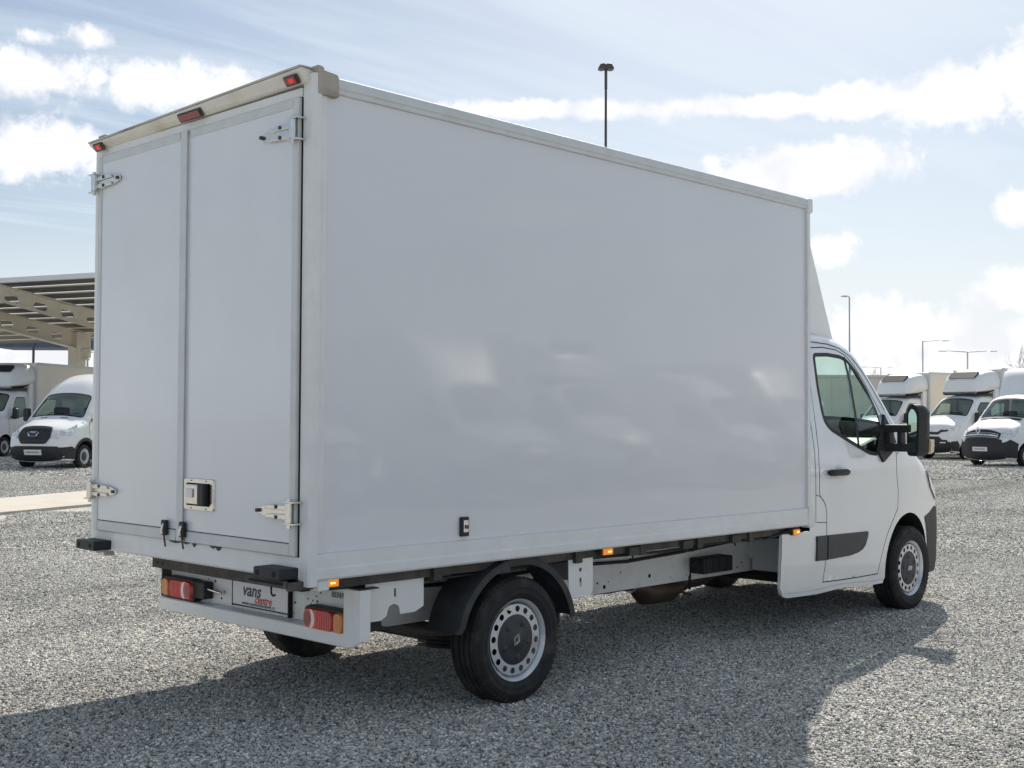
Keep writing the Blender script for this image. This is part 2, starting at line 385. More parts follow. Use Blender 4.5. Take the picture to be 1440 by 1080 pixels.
class Skin:
    """A vehicle shell: side surfaces plus the wrap from bumper over bonnet, windscreen and roof."""
    def __init__(s, prof, width, plan, h):
        s.h = h; s.pr = catmull([Vector((a, b, c, d)) for a, b, c, d in prof], h)
        s.sil = [(p[0], p[1]) for p in s.pr]; s.W = width; s.plan = plan
        s.v = [0.]
        for a, b in zip(s.sil, s.sil[1:]): s.v.append(s.v[-1] + math.dist(a, b))
        s.zs = np.maximum.accumulate(np.array([p[1] for p in s.sil]) + np.arange(len(s.sil)) * 1e-6)
        s.extra = []
        for i, p in enumerate(s.pr):
            nx, nz = s.nrm(i)
            for d in (.05, .2, .5, .85): s.extra.append((p[0] - nx * p[3] * d, p[1] - nz * p[3] * d))
        s.memo = {}
    def nrm(s, i):
        a = s.sil[max(i - 1, 0)]; b = s.sil[min(i + 1, len(s.sil) - 1)]; dx, dz = b[0] - a[0], b[1] - a[1]; L = math.hypot(dx, dz) or 1
        return dz / L, -dx / L        # outward: +x at the nose, +z on the roof
    def wid(s, x, z): return float(np.interp(z, *s.W) * np.interp(x, *s.plan))
    def y(s, x, z):
        k = (round(x, 4), round(z, 4))
        if k in s.memo: return s.memo[k]
        d, i = segdist([(x, z)], s.sil, False); d = float(d[0]); r = s.pr[int(i[0])][3]
        y = s.wid(x, z)
        if d < r: y -= r - math.sqrt(max(0, r * r - (r - d)**2))
        s.memo[k] = y; return y
    def side(s, sg, off=0.): 
        def f(x, z):
            y = s.y(x, z) + off
            if off > 0:      # proud pieces wrap round the corner instead of gaping at it
                d, i = segdist([(x, z)], s.sil, False); i = int(i[0]); d = float(d[0]); r = s.pr[i][3]
                if d < r: nx, nz = s.nrm(i); k = off * (1 - d / r); return Vector((x + nx * k, sg * y, z + nz * k))
            return Vector((x, sg * y, z))
        return f
    def front_tv(s, off=0.):
        def f(t, v):
            x = float(np.interp(v, s.v, [p[0] for p in s.pr])); z = float(np.interp(v, s.v, [p[1] for p in s.pr]))
            b = float(np.interp(v, s.v, [p[2] for p in s.pr])); r = float(np.interp(v, s.v, [p[3] for p in s.pr]))
            i = min(len(s.v) - 1, int(np.searchsorted(s.v, v))); nx, nz = s.nrm(i)
            w = 1 - abs(t)**2.4; Y = s.wid(x, z) - r + max(0., off)
            return Vector((x + nx * (b * w + off), t * Y, z + nz * (b * w + off)))
        return f
    def yz2tv(s, y, z):
        v = float(np.interp(z, s.zs, s.v)); x = float(np.interp(v, s.v, [p[0] for p in s.pr])); r = float(np.interp(v, s.v, [p[3] for p in s.pr]))
        return y / (s.wid(x, z) - r), v
    def front_yz(s, off=0.):
        g = s.front_tv(off)
        def f(y, z):
            t, v = s.yz2tv(y, z); return g(max(-1., min(1., t)), v)
        return f
def corner_poly(sk, z0, z1, inner):
    """side-chart polygon that follows the nose silhouette from z0 to z1 and comes back along `inner`"""
    n = [q for q in sk.sil if z0 <= q[1] <= z1][:40]
    return n + inner
def ribbon(bm, path, w, fmap, closed=False, mi=0):
    n = len(path); vs = []
    for i, p in enumerate(path):
        a = Vector(path[(i - 1) % n] if closed or i else path[i]); b = Vector(path[(i + 1) % n] if closed or i < n - 1 else path[i]); d = (b - a)
        d = d.normalized() if d.length else Vector((1, 0)); nn = Vector((-d.y, d.x)) * w * .5; q = Vector(p)
        vs.append((bm.verts.new(fmap(*(q - nn))), bm.verts.new(fmap(*(q + nn)))))
    for i in range(n if closed else n - 1):
        a, b = vs[i], vs[(i + 1) % n]; f = bm.faces.new((a[0], b[0], b[1], a[1])); f.material_index = mi

# ------------------------------------------------------------------ wheels
def tyre_mesh(R=.342, rim=.222, w=.215, n=72, tread=True):
    bm = bmesh.new(); h = w / 2
    prof = [(rim - .012, -h * .62), (rim, -h * .82), (rim + .02, -h * .93), (rim + .028, -h * .95), (rim + .031, -h * .975), (rim + .036, -h * .975), (rim + .039, -h * .965), (rim + .06, -h * 1.0), (rim + .064, -h * 1.015), (rim + .068, -h * 1.0), (R - .045, -h * .97), (R - .018, -h * .86), (R - .006, -h * .74)]
    g = [(-.62, 0), (-.60, .009), (-.54, .009), (-.52, 0), (-.22, 0), (-.20, .009), (-.14, .009), (-.12, 0), (.12, 0), (.14, .009), (.20, .009), (.22, 0), (.52, 0), (.54, .009), (.60, .009), (.62, 0)]
    prof += [(R - .002 - d, h * a) for a, d in g]
    prof += [(R - .006, h * .74), (R - .018, h * .86), (R - .045, h * .97), (rim + .06, h * 1.0), (rim + .02, h * .93), (rim, h * .82), (rim - .012, h * .62)]
    lathe_y(bm, prof, n)
    if tread:      # shoulder blocks
        m = 60
        for k in range(m):
            a = 2 * math.pi * k / m
            for sg in (-1, 1):
                for (y0, y1, r0, r1, da) in ((.66, .90, R - .012, R + .003, .030), ):
                    P = []
                    for rr, yy in ((R - .006, .64), (R + .001, .66), (R - .012, .87), (R - .028, .88)):
                        for s_ in (-1, 1):
                            P.append(bm.verts.new((rr * math.cos(a + s_ * da), sg * h * yy, rr * math.sin(a + s_ * da))))
                    bm.faces.new((P[0], P[1], P[3], P[2])); bm.faces.new((P[2], P[3], P[5], P[4])); bm.faces.new((P[4], P[5], P[7], P[6]))
                    bm.faces.new((P[0], P[2], P[4], P[6])); bm.faces.new((P[1], P[7], P[5], P[3]))
    bmesh.ops.recalc_face_normals(bm, faces=bm.faces)
    me = bpy.data.meshes.new('tyre'); bm.to_mesh(me); bm.free()
    me.polygons.foreach_set('use_smooth', [True] * len(me.polygons)); me.set_sharp_from_angle(angle=rad(35)); me.materials.append(RUBBER); return me
def rim_mesh(sc=1., holes=16):
    bm = bmesh.new()      # outer face towards -Y
    lathe_y(bm, [(.205, .085), (.196, .02), (.198, -.055), (.212, -.080), (.222, -.090), (.226, -.084), (.219, -.076), (.2, -.045), (.196, -.03), (.188, .0), (.186, .018)], 72)
    def f(a, r):
        y = -.070 + .12 * (r - .10)**2
        return Vector((r * math.cos(a), y, r * math.sin(a)))
    # perforated disc: one chart per hole sector
    for k in range(holes):
        a0 = 2 * math.pi * (k - .5) / holes; a1 = a0 + 2 * math.pi / holes; am = (a0 + a1) / 2; rc = .167
        hole = [(am + .0175 / rc * math.cos(q * math.pi / 6), rc + .0172 * math.sin(q * math.pi / 6)) for q in range(12)]
        sec = [(a0 + (a1 - a0) * j / 4, .115) for j in range(5)] + [(a1, .135), (a1, .165), ] + [(a1 - (a1 - a0) * j / 4, .193) for j in range(5)] + [(a0, .165), (a0, .135)]
        chart(bm, sec, [hole], .2, f)
    bmesh.ops.remove_doubles(bm, verts=bm.verts, dist=.0004)
    bmesh.ops.recalc_face_normals(bm, faces=bm.faces)
    me = bpy.data.meshes.new('rim'); bm.to_mesh(me); bm.free(); me.polygons.foreach_set('use_smooth', [True] * len(me.polygons)); me.set_sharp_from_angle(angle=rad(40)); me.materials.append(STEELW); return me
def cap_mesh():
    bm = bmesh.new(); lathe_y(bm, [(.0, -.082), (.04, -.081), (.045, -.077), (.09, -.080), (.130, -.074), (.143, -.066), (.141, -.050)], 40)
    for k in range(5):
        a = 2 * math.pi * k / 5 + .3; q = bmesh.ops.create_icosphere(bm, subdivisions=2, radius=.02)
        for v in q['verts']: v.co = Vector((v.co.x + .095 * math.cos(a), v.co.y * .45 - .077, v.co.z + .095 * math.sin(a)))
    bmesh.ops.recalc_face_normals(bm, faces=bm.faces)
    me = bpy.data.meshes.new('hub_cap'); bm.to_mesh(me); bm.free(); me.polygons.foreach_set('use_smooth', [True] * len(me.polygons)); me.materials.append(GREYP); return me
def drum_mesh():
    bm = bmesh.new(); lathe_y(bm, [(0, .02), (.15, .02), (.15, .1), (.0, .1)], 28)
    me = bpy.data.meshes.new('brake_drum'); bm.to_mesh(me); bm.free(); me.materials.append(DARK); return me
def diamond_mesh(a=.026, b=.040, w=.009, y=-.087):
    bm = bmesh.new(); o = [(a, 0), (0, b), (-a, 0), (0, -b)]; i = [(a - w * 1.4, 0), (0, b - w * 2), (-(a - w * 1.4), 0), (0, -(b - w * 2))]
    O = [bm.verts.new((p[0], y + .006, p[1])) for p in o]; Mi = [bm.verts.new(((p[0] + q[0]) / 2, y - .004, (p[1] + q[1]) / 2)) for p, q in zip(o, i)]; I = [bm.verts.new((p[0], y + .006, p[1])) for p in i]
    for k in range(4):
        j = (k + 1) % 4; bm.faces.new((O[k], O[j], Mi[j], Mi[k])); bm.faces.new((Mi[k], Mi[j], I[j], I[k]))
    bmesh.ops.recalc_face_normals(bm, faces=bm.faces)
    me = bpy.data.meshes.new('diamond_emblem'); bm.to_mesh(me); bm.free(); me.materials.append(CHROME); return me
TY, RI, CA, DR, DI = tyre_mesh(), rim_mesh(), cap_mesh(), drum_mesh(), diamond_mesh()
TYB = tyre_mesh(n=32, tread=False); TYB.name = 'simple_tyre'
def wheel(parent, x, y, right, R=.342, simple=False, spin=0., rot=0.):
    """parent > wheel (tyre) > rim, hub_cap, diamond_emblem, brake_drum"""
    w = bpy.data.objects.new('wheel', TYB if simple else TY); COL.objects.link(w); w.parent = parent; w.location = (x, y, R)
    w.rotation_euler = (0, spin, (0 if right else math.pi) + rot)
    for n, me in (('rim', RI), ('hub_cap', CA), ('brake_drum', DR)) + ((('diamond_emblem', DI),) if not simple else ()):
        o = bpy.data.objects.new(n, me); COL.objects.link(o); o.parent = w
    return w

# ------------------------------------------------------------------ ground
def ground_mat():
    m = bpy.data.materials.new('crushed_stone_ground'); m.use_nodes = True; t = m.node_tree; b = t.nodes['Principled BSDF']; L = t.links
    co = t.nodes.new('ShaderNodeTexCoord')
    def vor(s, feat='F1'):
        n = t.nodes.new('ShaderNodeTexVoronoi'); n.inputs['Scale'].default_value = s; n.feature = feat; L.new(co.outputs['Object'], n.inputs['Vector']); return n
    v = vor(34); v2 = vor(80)
    r = t.nodes.new('ShaderNodeValToRGB'); L.new(v.outputs['Color'], r.inputs[0]); e = r.color_ramp.elements
    e[0].position = .05; e[0].color = (.22, .22, .215, 1); e[1].position = .95; e[1].color = (.62, .60, .54, 1)
    q = e.new(.45); q.color = (.42, .41, .385, 1)
    big = t.nodes.new('ShaderNodeTexNoise'); big.inputs['Scale'].default_value = .35; big.inputs['Detail'].default_value = 6; L.new(co.outputs['Object'], big.inputs['Vector'])
    mr = t.nodes.new('ShaderNodeMapRange'); L.new(big.outputs[0], mr.inputs[0]); mr.inputs[1].default_value = .3; mr.inputs[2].default_value = .7; mr.inputs[3].default_value = .72; mr.inputs[4].default_value = 1.02
    sc = t.nodes.new('ShaderNodeVectorMath'); sc.operation = 'SCALE'; L.new(r.outputs[0], sc.inputs[0]); L.new(mr.outputs[0], sc.inputs[3]); L.new(sc.outputs[0], b.inputs['Base Color'])
    bu = t.nodes.new('ShaderNodeBump'); bu.inputs['Strength'].default_value = 1; bu.inputs['Distance'].default_value = .014; bu.invert = True; L.new(v.outputs['Distance'], bu.inputs['Height'])
    L.new(bu.outputs[0], b.inputs['Normal']); b.inputs['Roughness'].default_value = .95; b.inputs['Specular IOR Level'].default_value = .15
    return m
def pebble_mat():
    m = bpy.data.materials.new('crushed_stone'); m.use_nodes = True; t = m.node_tree; b = t.nodes['Principled BSDF']; L = t.links
    oi = t.nodes.new('ShaderNodeObjectInfo'); r = t.nodes.new('ShaderNodeValToRGB'); L.new(oi.outputs['Random'], r.inputs[0]); e = r.color_ramp.elements
    e[0].position = 0; e[0].color = (.18, .185, .185, 1); e[1].position = 1; e[1].color = (.92, .89, .81, 1)
    for p, c in ((.2, (.38, .385, .375)), (.5, (.52, .515, .49)), (.7, (.63, .615, .57)), (.8, (.60, .53, .42)), (.88, (.82, .80, .74))):
        q = e.new(p); q.color = (*c, 1)
    co = t.nodes.new('ShaderNodeNewGeometry'); n = t.nodes.new('ShaderNodeTexNoise'); n.inputs['Scale'].default_value = 90; L.new(co.outputs['Position'], n.inputs['Vector'])
    n2 = t.nodes.new('ShaderNodeTexNoise'); n2.inputs['Scale'].default_value = .45; n2.inputs['Detail'].default_value = 5; L.new(co.outputs['Position'], n2.inputs['Vector'])
    mr = t.nodes.new('ShaderNodeMapRange'); L.new(n.outputs[0], mr.inputs[0]); mr.inputs[1].default_value = .3; mr.inputs[2].default_value = .7; mr.inputs[3].default_value = .62; mr.inputs[4].default_value = 1.02
    mr2 = t.nodes.new('ShaderNodeMapRange'); L.new(n2.outputs[0], mr2.inputs[0]); mr2.inputs[1].default_value = .3; mr2.inputs[2].default_value = .7; mr2.inputs[3].default_value = .76; mr2.inputs[4].default_value = 1.12
    mu = t.nodes.new('ShaderNodeMath'); mu.operation = 'MULTIPLY'; L.new(mr.outputs[0], mu.inputs[0]); L.new(mr2.outputs[0], mu.inputs[1])
    sc = t.nodes.new('ShaderNodeVectorMath'); sc.operation = 'SCALE'; L.new(r.outputs[0], sc.inputs[0]); L.new(mu.outputs[0], sc.inputs[3]); L.new(sc.outputs[0], b.inputs['Base Color'])
    sx = t.nodes.new('ShaderNodeSeparateXYZ'); L.new(co.outputs['Position'], sx.inputs[0])
    wob_ = t.nodes.new('ShaderNodeTexNoise'); wob_.inputs['Scale'].default_value = .25; L.new(co.outputs['Position'], wob_.inputs['Vector'])
    def m_(op, a, b=0.):
        q = t.nodes.new('ShaderNodeMath'); q.operation = op
        for k, v in enumerate((a, b)):
            if isinstance(v, (int, float)): q.inputs[k].default_value = v
            else: L.new(v, q.inputs[k])
        return q.outputs[0]
    lane = None
    for y0 in (2.9, 4.6, 9.0, 10.8):      # curved lanes where vans have driven along the row
        u_ = m_('SUBTRACT', m_('ADD', m_('SUBTRACT', sx.outputs[1], m_('MULTIPLY', sx.outputs[0], .12)), m_('MULTIPLY', wob_.outputs[0], 1.6)), y0 + .8)
        g_ = m_('MAXIMUM', m_('SUBTRACT', 1., m_('MULTIPLY', m_('ABSOLUTE', u_), 2.6)), 0.); lane = g_ if lane is None else m_('MAXIMUM', lane, g_)
    sc2 = t.nodes.new('ShaderNodeVectorMath'); sc2.operation = 'SCALE'; L.new(sc.outputs[0], sc2.inputs[0]); L.new(m_('SUBTRACT', 1., m_('MULTIPLY', lane, .22)), sc2.inputs[3]); L.new(sc2.outputs[0], b.inputs['Base Color'])
    b.inputs['Roughness'].default_value = .85; b.inputs['Specular IOR Level'].default_value = .25
    return m
GM = ground_mat(); PM = pebble_mat()
bm = bmesh.new()
DD = [-700, -60, 0, 4, 8, 12] + [12 + 1.5 * i for i in range(1, 22)] + [50, 70, 120, 250, 500, 1200, 2500]; RR = [-2500, -900, -300, -100, -40, -20, -8, 0, 8, 20, 40, 100, 300, 900, 2500]
fr = Vector((F_.x, F_.y)).normalized(); rt = Vector((R_.x, R_.y)).normalized(); c2 = Vector((CP.x, CP.y))
def gz(d):      # the yard rises gently away from the truck
    t = min(1, max(0, (d - 12) / 30)); return .16 * t * t * (3 - 2 * t)
def gnd(d, r, z=0.): p = c2 + fr * d + rt * r; return Vector((p.x, p.y, z + gz(d)))
G_ = [[bm.verts.new(gnd(d, r)) for r in RR] for d in DD]
for i in range(len(DD) - 1):
    for j in range(len(RR) - 1): bm.faces.new((G_[i][j], G_[i][j + 1], G_[i + 1][j + 1], G_[i + 1][j]))
g = from_bm('ground', bm, GM); g['kind'] = 'structure'; g['label'] = 'flat grey crushed stone surface of the vehicle yard'
SLAB = [(-1.6, 10.94), (4.722, 13.276), (6.547, 13.946), (13.0, 16.3), (13.9, 19.6), (5.964, 16.173), (-1.2, 13.0)]
def near_slab(x, y): return bool(inpoly(np.array([[x, y]]), SLAB)[0])
def gravel(name, d0, d1, density, s0, s1, label):
    bm = bmesh.new(); nd = max(2, int((d1 - d0) / .8)); nr = 14; grid = []
    for i in range(nd + 1):
        d = d0 + (d1 - d0) * i / nd; hw = d * .445 + .7
        grid.append([bm.verts.new(gnd(d, hw * (2 * j / nr - 1), .004 if d0 < 8 else .003)) for j in range(nr + 1)])
    for i in range(nd):
        for j in range(nr):
            q = [grid[i][j], grid[i][j + 1], grid[i + 1][j + 1], grid[i + 1][j]]; c = sum((v.co for v in q), Vector()) / 4
            if near_slab(c.x, c.y): continue
            bm.faces.new(q)
    o = from_bm(name, bm, [PM]); o['kind'] = 'stuff'; o['label'] = label; o['category'] = 'gravel'
    ng = bpy.data.node_groups.new(name + '_scatter', 'GeometryNodeTree')
    ng.interface.new_socket('Geometry', in_out='INPUT', socket_type='NodeSocketGeometry'); ng.interface.new_socket('Geometry', in_out='OUTPUT', socket_type='NodeSocketGeometry')
    n = ng.nodes; l = ng.links; gi = n.new('NodeGroupInput'); go = n.new('NodeGroupOutput')
    dp = n.new('GeometryNodeDistributePointsOnFaces'); dp.inputs['Density'].default_value = density; dp.inputs['Seed'].default_value = int(density)
    ico = n.new('GeometryNodeMeshIcoSphere'); ico.inputs['Radius'].default_value = 1; ico.inputs['Subdivisions'].default_value = 2 if d0 < 8 else 1
    ns = n.new('ShaderNodeTexNoise'); ns.inputs['Scale'].default_value = .9
    sp = n.new('GeometryNodeSetPosition'); sub = n.new('ShaderNodeVectorMath'); sub.operation = 'SUBTRACT'; sub.inputs[1].default_value = (.5, .5, .5)
    scl = n.new('ShaderNodeVectorMath'); scl.operation = 'SCALE'; scl.inputs[3].default_value = 1.5
    l.new(ns.outputs['Color'], sub.inputs[0]); l.new(sub.outputs[0], scl.inputs[0]); l.new(scl.outputs[0], sp.inputs['Offset']); l.new(ico.outputs[0], sp.inputs['Geometry'])
    flat_ = n.new('GeometryNodeSetShadeSmooth'); flat_.inputs['Shade Smooth'].default_value = False
    sm = n.new('GeometryNodeSetMaterial'); sm.inputs['Material'].default_value = PM; l.new(sp.outputs[0], sm.inputs[0]); l.new(sm.outputs[0], flat_.inputs[0])
    rv = n.new('FunctionNodeRandomValue'); rv.data_type = 'FLOAT_VECTOR'; rv.inputs[0].default_value = (-.5, -.5, 0); rv.inputs[1].default_value = (.5, .5, 6.28)
    rs = n.new('FunctionNodeRandomValue'); rs.data_type = 'FLOAT_VECTOR'; rs.inputs[0].default_value = (s0, s0 * .7, s0 * .45); rs.inputs[1].default_value = (s1, s1 * .8, s1 * .6)
    rz_ = n.new('FunctionNodeRandomValue'); rz_.data_type = 'FLOAT_VECTOR'; rz_.inputs[0].default_value = (0, 0, 0); rz_.inputs[1].default_value = (0, 0, .25 * s1)
    jit = n.new('GeometryNodeSetPosition'); l.new(dp.outputs['Points'], jit.inputs['Geometry']); l.new(rz_.outputs[0], jit.inputs['Offset'])
    ip = n.new('GeometryNodeInstanceOnPoints'); l.new(jit.outputs[0], ip.inputs['Points']); l.new(flat_.outputs[0], ip.inputs['Instance']); l.new(rv.outputs[0], ip.inputs['Rotation']); l.new(rs.outputs[0], ip.inputs['Scale'])
    l.new(gi.outputs[0], dp.inputs['Mesh']); l.new(ip.outputs[0], go.inputs[0])
    md = o.modifiers.new('scatter', 'NODES'); md.node_group = ng
    return o
gravel('gravel', 4.3, 8.6, 6200, .005, .0135, 'loose grey and cream crushed stones around and under the box truck')
gravel('gravel', 8.6, 14.0, 4200, .006, .0145, 'loose grey crushed stones beside the cab of the box truck')
gravel('gravel', 14.0, 30.0, 1200, .010, .021, 'more distant loose crushed stones beyond the box truck')
gravel('gravel', 30.0, 62.0, 190, .022, .045, 'far loose crushed stones around the parked vans')
# concrete strip at the left
bm = bmesh.new(); prism(bm, SLAB, lambda a, b, t: (a, b, t + gz((Vector((a, b)) - c2).dot(fr))), -.05, .05)
sl = from_bm('concrete_path', bm, CONC, bevel=.01); sl['kind'] = 'structure'; sl['label'] = 'narrow pale concrete strip crossing the gravel at the left'

# ------------------------------------------------------------------ the box truck
T = thing('box_truck', 'large white box truck with closed rear doors, filling the picture on the gravel', 'truck')
L_, ZB, ZT, YR, YL = 4.4475, .79, 3.15, -1.015, 1.05
# long side panels, front wall, roof
for yy, sg in ((YR, 1), (YL, -1)):
    box('side_panel', PANEL, T, .075, L_ - .045, yy + sg * .006, yy + sg * .045, .905, ZT - .070, bevel=0)
    # bottom rail: stepped section
    bm = bmesh.new()
    sec = [(0, .915), (-.012, .912), (-.014, .850), (-.020, .840), (-.020, .800), (-.012, .790), (.03, .790), (.03, .915)]
    prism(bm, sec, lambda a, b, t: (t, yy + sg * a, b), .028, L_ - .035); from_bm('bottom_rail', bm, TRIM, T, bevel=.002)
    bm = bmesh.new()
    sec = [(.0, 3.072), (-.010, 3.074), (-.012, 3.094), (-.018, 3.100), (-.018, 3.125), (-.006, 3.148), (.03, 3.158), (.07, 3.158), (.07, 3.072)]
    prism(bm, sec, lambda a, b, t: (t, yy + sg * a, b), .10, L_ - .04); from_bm('top_rail', bm, SEALG, T, bevel=.003)
    # rear corner post (rounded) and inner cover strip
    bm = bmesh.new()
    sec = [(.058, -.004), (.058, .03), (-.0, .03), (-.0, -.012), (.006, -.020), (.02, -.024), (.05, -.020)]
    sec = [(-.004, .062), (-.004, -.004), (.002, -.016), (.014, -.022), (.042, -.020), (.046, -.012), (.046, .062)]
    prism(bm, sec, lambda a, b, t: (a, yy + sg * b, t), .765, ZT - .004); from_bm('corner_post', bm, TRIM, T, bevel=.002)
    box('post_seam', DARK, T, .0465, .0525, yy - sg * .001, yy + sg * .02, .915, ZT - .06, bevel=0)
    box('cover_strip', TRIM, T, .053, .084, yy - sg * .004, yy + sg * .03, .915, ZT - .06, bevel=.002)
    box('post_foot', TRIM, T, .05, .115, yy - sg * .012, yy + sg * .05, .742, .789, bevel=.004)
    # front post
    bm = bmesh.new(); sec = [(L_ - .05, -.012), (L_ - .02, -.016), (L_ - .004, -.006), (L_ + .004, .014), (L_ + .004, .06), (L_ - .05, .06)]
    prism(bm, sec, lambda a, b, t: (a, yy + sg * b, t), .905, ZT - .06); from_bm('front_post', bm, TRIM, T, bevel=.002)
    box('lower_corner_cap', TRIM, T, L_ - .055, L_ + .02, yy - sg * .024, yy + sg * .05, .775, .93, bevel=.008)
    box('upper_corner_cap', TRIM, T, L_ - .06, L_ + .014, yy - sg * .026, yy + sg * .05, ZT - .105, ZT + .004, bevel=.018)
    # tan moulded cap at the rear top corner
    bm = bmesh.new()
    sec = [(.015, 3.050), (.015, 3.185), (.048, 3.180), (.052, 3.165), (.130, 3.158), (.138, 3.14), (.138, 3.050)]
    prism(bm, sec, lambda a, b, t: (a, yy + sg * t, b), -.026, .06); from_bm('corner_cap', bm, TAN, T, bevel=.006)
box('front_wall', PANEL, T, L_ - .04, L_, YR + .05, YL - .05, .82, ZT - .03)
box('roof_panel', PANEL, T, .02, L_ - .02, YR + .06, YL - .06, ZT - .03, ZT + .006)
box('cargo_floor', DARKM, T, .06, L_ - .05, YR + .05, YL - .05, .80, .84)
# rear frame: sill, header, roof lip
bm = bmesh.new(); prism(bm, [(-.004, .897), (-.008, .86), (-.010, .80), (.0, .790), (.06, .790), (.06, .897)], lambda a, b, t: (a, t, b), YR + .056, YL - .056)
sill = from_bm('rear_sill', bm, TRIM, T, bevel=.003)
for py, w_, h_ in ((.12, .075, .012), (-.06, .018, .020), (-.235, .03, .014), (-.285, .03, .022), (.02, .04, .01)):   # chipped dark spots under the locking rods
    bm = bmesh.new(); pl = [(py - w_, .899), (py + w_, .899), (py + w_ * .7, .897 - h_ * .5), (py + w_ * .1, .897 - h_), (py - w_ * .5, .897 - h_ * .6), (py - w_ * .8, .895)]
    prism(bm, pl, lambda a, b, t: (t, a, b), -.010, -.006); from_bm('paint_chip', bm, DARKM, sill)
box('rear_header', TRIM, T, -.012, .05, YR + .066, YL - .066, 3.045, 3.088, bevel=.004)
LS = lambda y: -.022 * (y + 1.0)      # the lip sags a little towards the left
bm = bmesh.new(); prism(bm, [(-.012, 3.104), (-.022, 3.108), (-.056, 3.154), (-.060, 3.163), (-.050, 3.170), (.02, 3.166), (.06, 3.152), (.06, 3.104)], lambda a, b, t: (a, t, b + LS(t) * (1 if b > 3.12 else .5)), YR + .02, YL - .01)
bm.faces.ensure_lookup_table()
lip = from_bm('roof_lip', bm, LIP, T, bevel=.003)
bm = bmesh.new(); prism(bm, [(-.063, 3.164), (-.063, 3.175), (-.02, 3.177), (.04, 3.172), (.04, 3.168), (-.02, 3.171), (-.058, 3.170)], lambda a, b, t: (a, t, b + LS(t)), YR + .015, YL - .005); from_bm('lip_edge', bm, LIPTOP, lip)
# lamps in the header: base + lens, tilted with the lip
def header_lamp(y0, y1, name, lens, glow=None):
    d = Vector((-.036, 0, .054)).normalized(); n_ = Vector((-.054, 0, -.036)).normalized(); o = Vector((-.040, 0, 3.125 + LS((y0 + y1) / 2) * .7))
    def slab(nm, m, a0, a1, b0, b1, t0, t1, par):
        bm = bmesh.new(); prism(bm, [(a0, b0), (a1, b0), (a1, b1), (a0, b1)], lambda a, b, t: o + d * b + n_ * t + Vector((0, a, 0)), t0, t1); return from_bm(nm, bm, m, par, bevel=.003)
    p = slab(name, DARKM, y0, y1, -.024, .024, 0, .012, T)
    slab('lens', lens, y0 + .008, y1 - .008, -.017, .017, .012, .020, p)
    if glow:
        c_ = (y0 + y1) / 2 - (y1 - y0) * .1; slab('glowing_centre', glow, c_ - .02, c_ + .016, -.010, .010, .020, .022, p)
header_lamp(YR + .050, YR + .150, 'marker_lamp', REDD, REDG); header_lamp(YL - .155, YL - .055, 'marker_lamp', REDD, REDG)
header_lamp(-.14, .075, 'brake_lamp', REDD)
# cargo doors
YM = .055
def hinge(door, y_in, y_out, z, sg):
    """strap hinge: tapered leaf on the door, knuckle at the frame; sg +1 for the left side"""
    bm = bmesh.new()
    leaf = [(y_in, z - .012), (y_in, z + .012), (y_in + sg * .05, z + .024), (y_out - sg * .05, z + .038), (y_out, z + .040), (y_out, z - .040), (y_out - sg * .05, z - .038), (y_in + sg * .05, z - .024)]
    prism(bm, leaf, lambda a, b, t: (t, a, b), -.036, -.026); h = from_bm('hinge', bm, CHROME, door, bevel=.003)
    for dz in (-.021, .021):
        bm = bmesh.new(); prism(bm, [(y_in + sg * .07, z + dz - .010), (y_in + sg * .09, z + dz + .010), (y_out, z + dz + .014), (y_out, z + dz - .014)], lambda a, b, t: (t, a, b), -.046, -.036); from_bm('leaf_rib', bm, CHROME, h, bevel=.004)
    for a, dz in ((y_in + sg * .014, 0), (y_in + sg * .17, .024), (y_in + sg * .17, -.024)):
        bm = bmesh.new(); tube(bm, [(-.036, a, z + dz), (-.050, a, z + dz)], .010, 6); from_bm('bolt', bm, DARKM, h)
    tubes('hinge_pin', CHROME, h, [(-.048, y_out + sg * .006, z - .045), (-.048, y_out + sg * .006, z + .045)], .0175, 14)
    tubes('pin_end', CHROME, h, [(-.048, y_out + sg * .006, z - .070), (-.048, y_out + sg * .006, z + .064)], .010, 8)
    for dz in (-.050, .050): box('frame_bracket', CHROME, h, -.06, .0, y_out - sg * .012, y_out + sg * .055, z + dz - .004, z + dz + .004, bevel=.001)
def cargo_door(y0, y1, right):
    z0, z1 = .900, 3.042
    bm = bmesh.new(); bx(bm, -.020, .02, y0 + .028, y1 - .028, z0 + .028, z1 - .028); d = from_bm('cargo_door', bm, DOORP, T)
    d['label'] = 'wider right cargo door with the recessed lock' if right else 'left cargo door without a lock'
    fw = .044
    def prof_(nm, a0, a1, b0, b1, m=SEALG, x=-.026): return box(nm, m, d, x, .018, a0, a1, b0, b1, bevel=.005)
    prof_('door_frame_profile', y0, y0 + (fw if right else .036), z0, z1); prof_('door_frame_profile', y1 - (.036 if right else fw), y1, z0, z1)
    prof_('door_frame_profile', y0 + fw + .001, y1 - fw - .001, z0, z0 + .056, x=-.0245); prof_('door_frame_profile', y0 + fw + .001, y1 - fw - .001, z1 - .045, z1, x=-.0245)
    box('rubber_seal', DARK, d, -.0215, -.018, y0 + fw - .004, y1 - fw + .004, z0 + .057, z0 + .061, bevel=0)
    return d
dR = cargo_door(YR + .072, YM - .004, True); dL = cargo_door(YM + .003, YL - .062, False)
box('door_gap', DARK, T, -.006, .0, YR + .0625, YR + .0715, .90, 3.04, bevel=0)
box('centre_seal', SEALG, dR, -.036, -.028, YM - .040, YM + .014, .905, 3.038, bevel=.003)
for z in (2.888, 1.103): hinge(dR, -.655, -.925, z, -1)
for z in (2.888, 1.128): hinge(dL, .72, .985, z, 1)
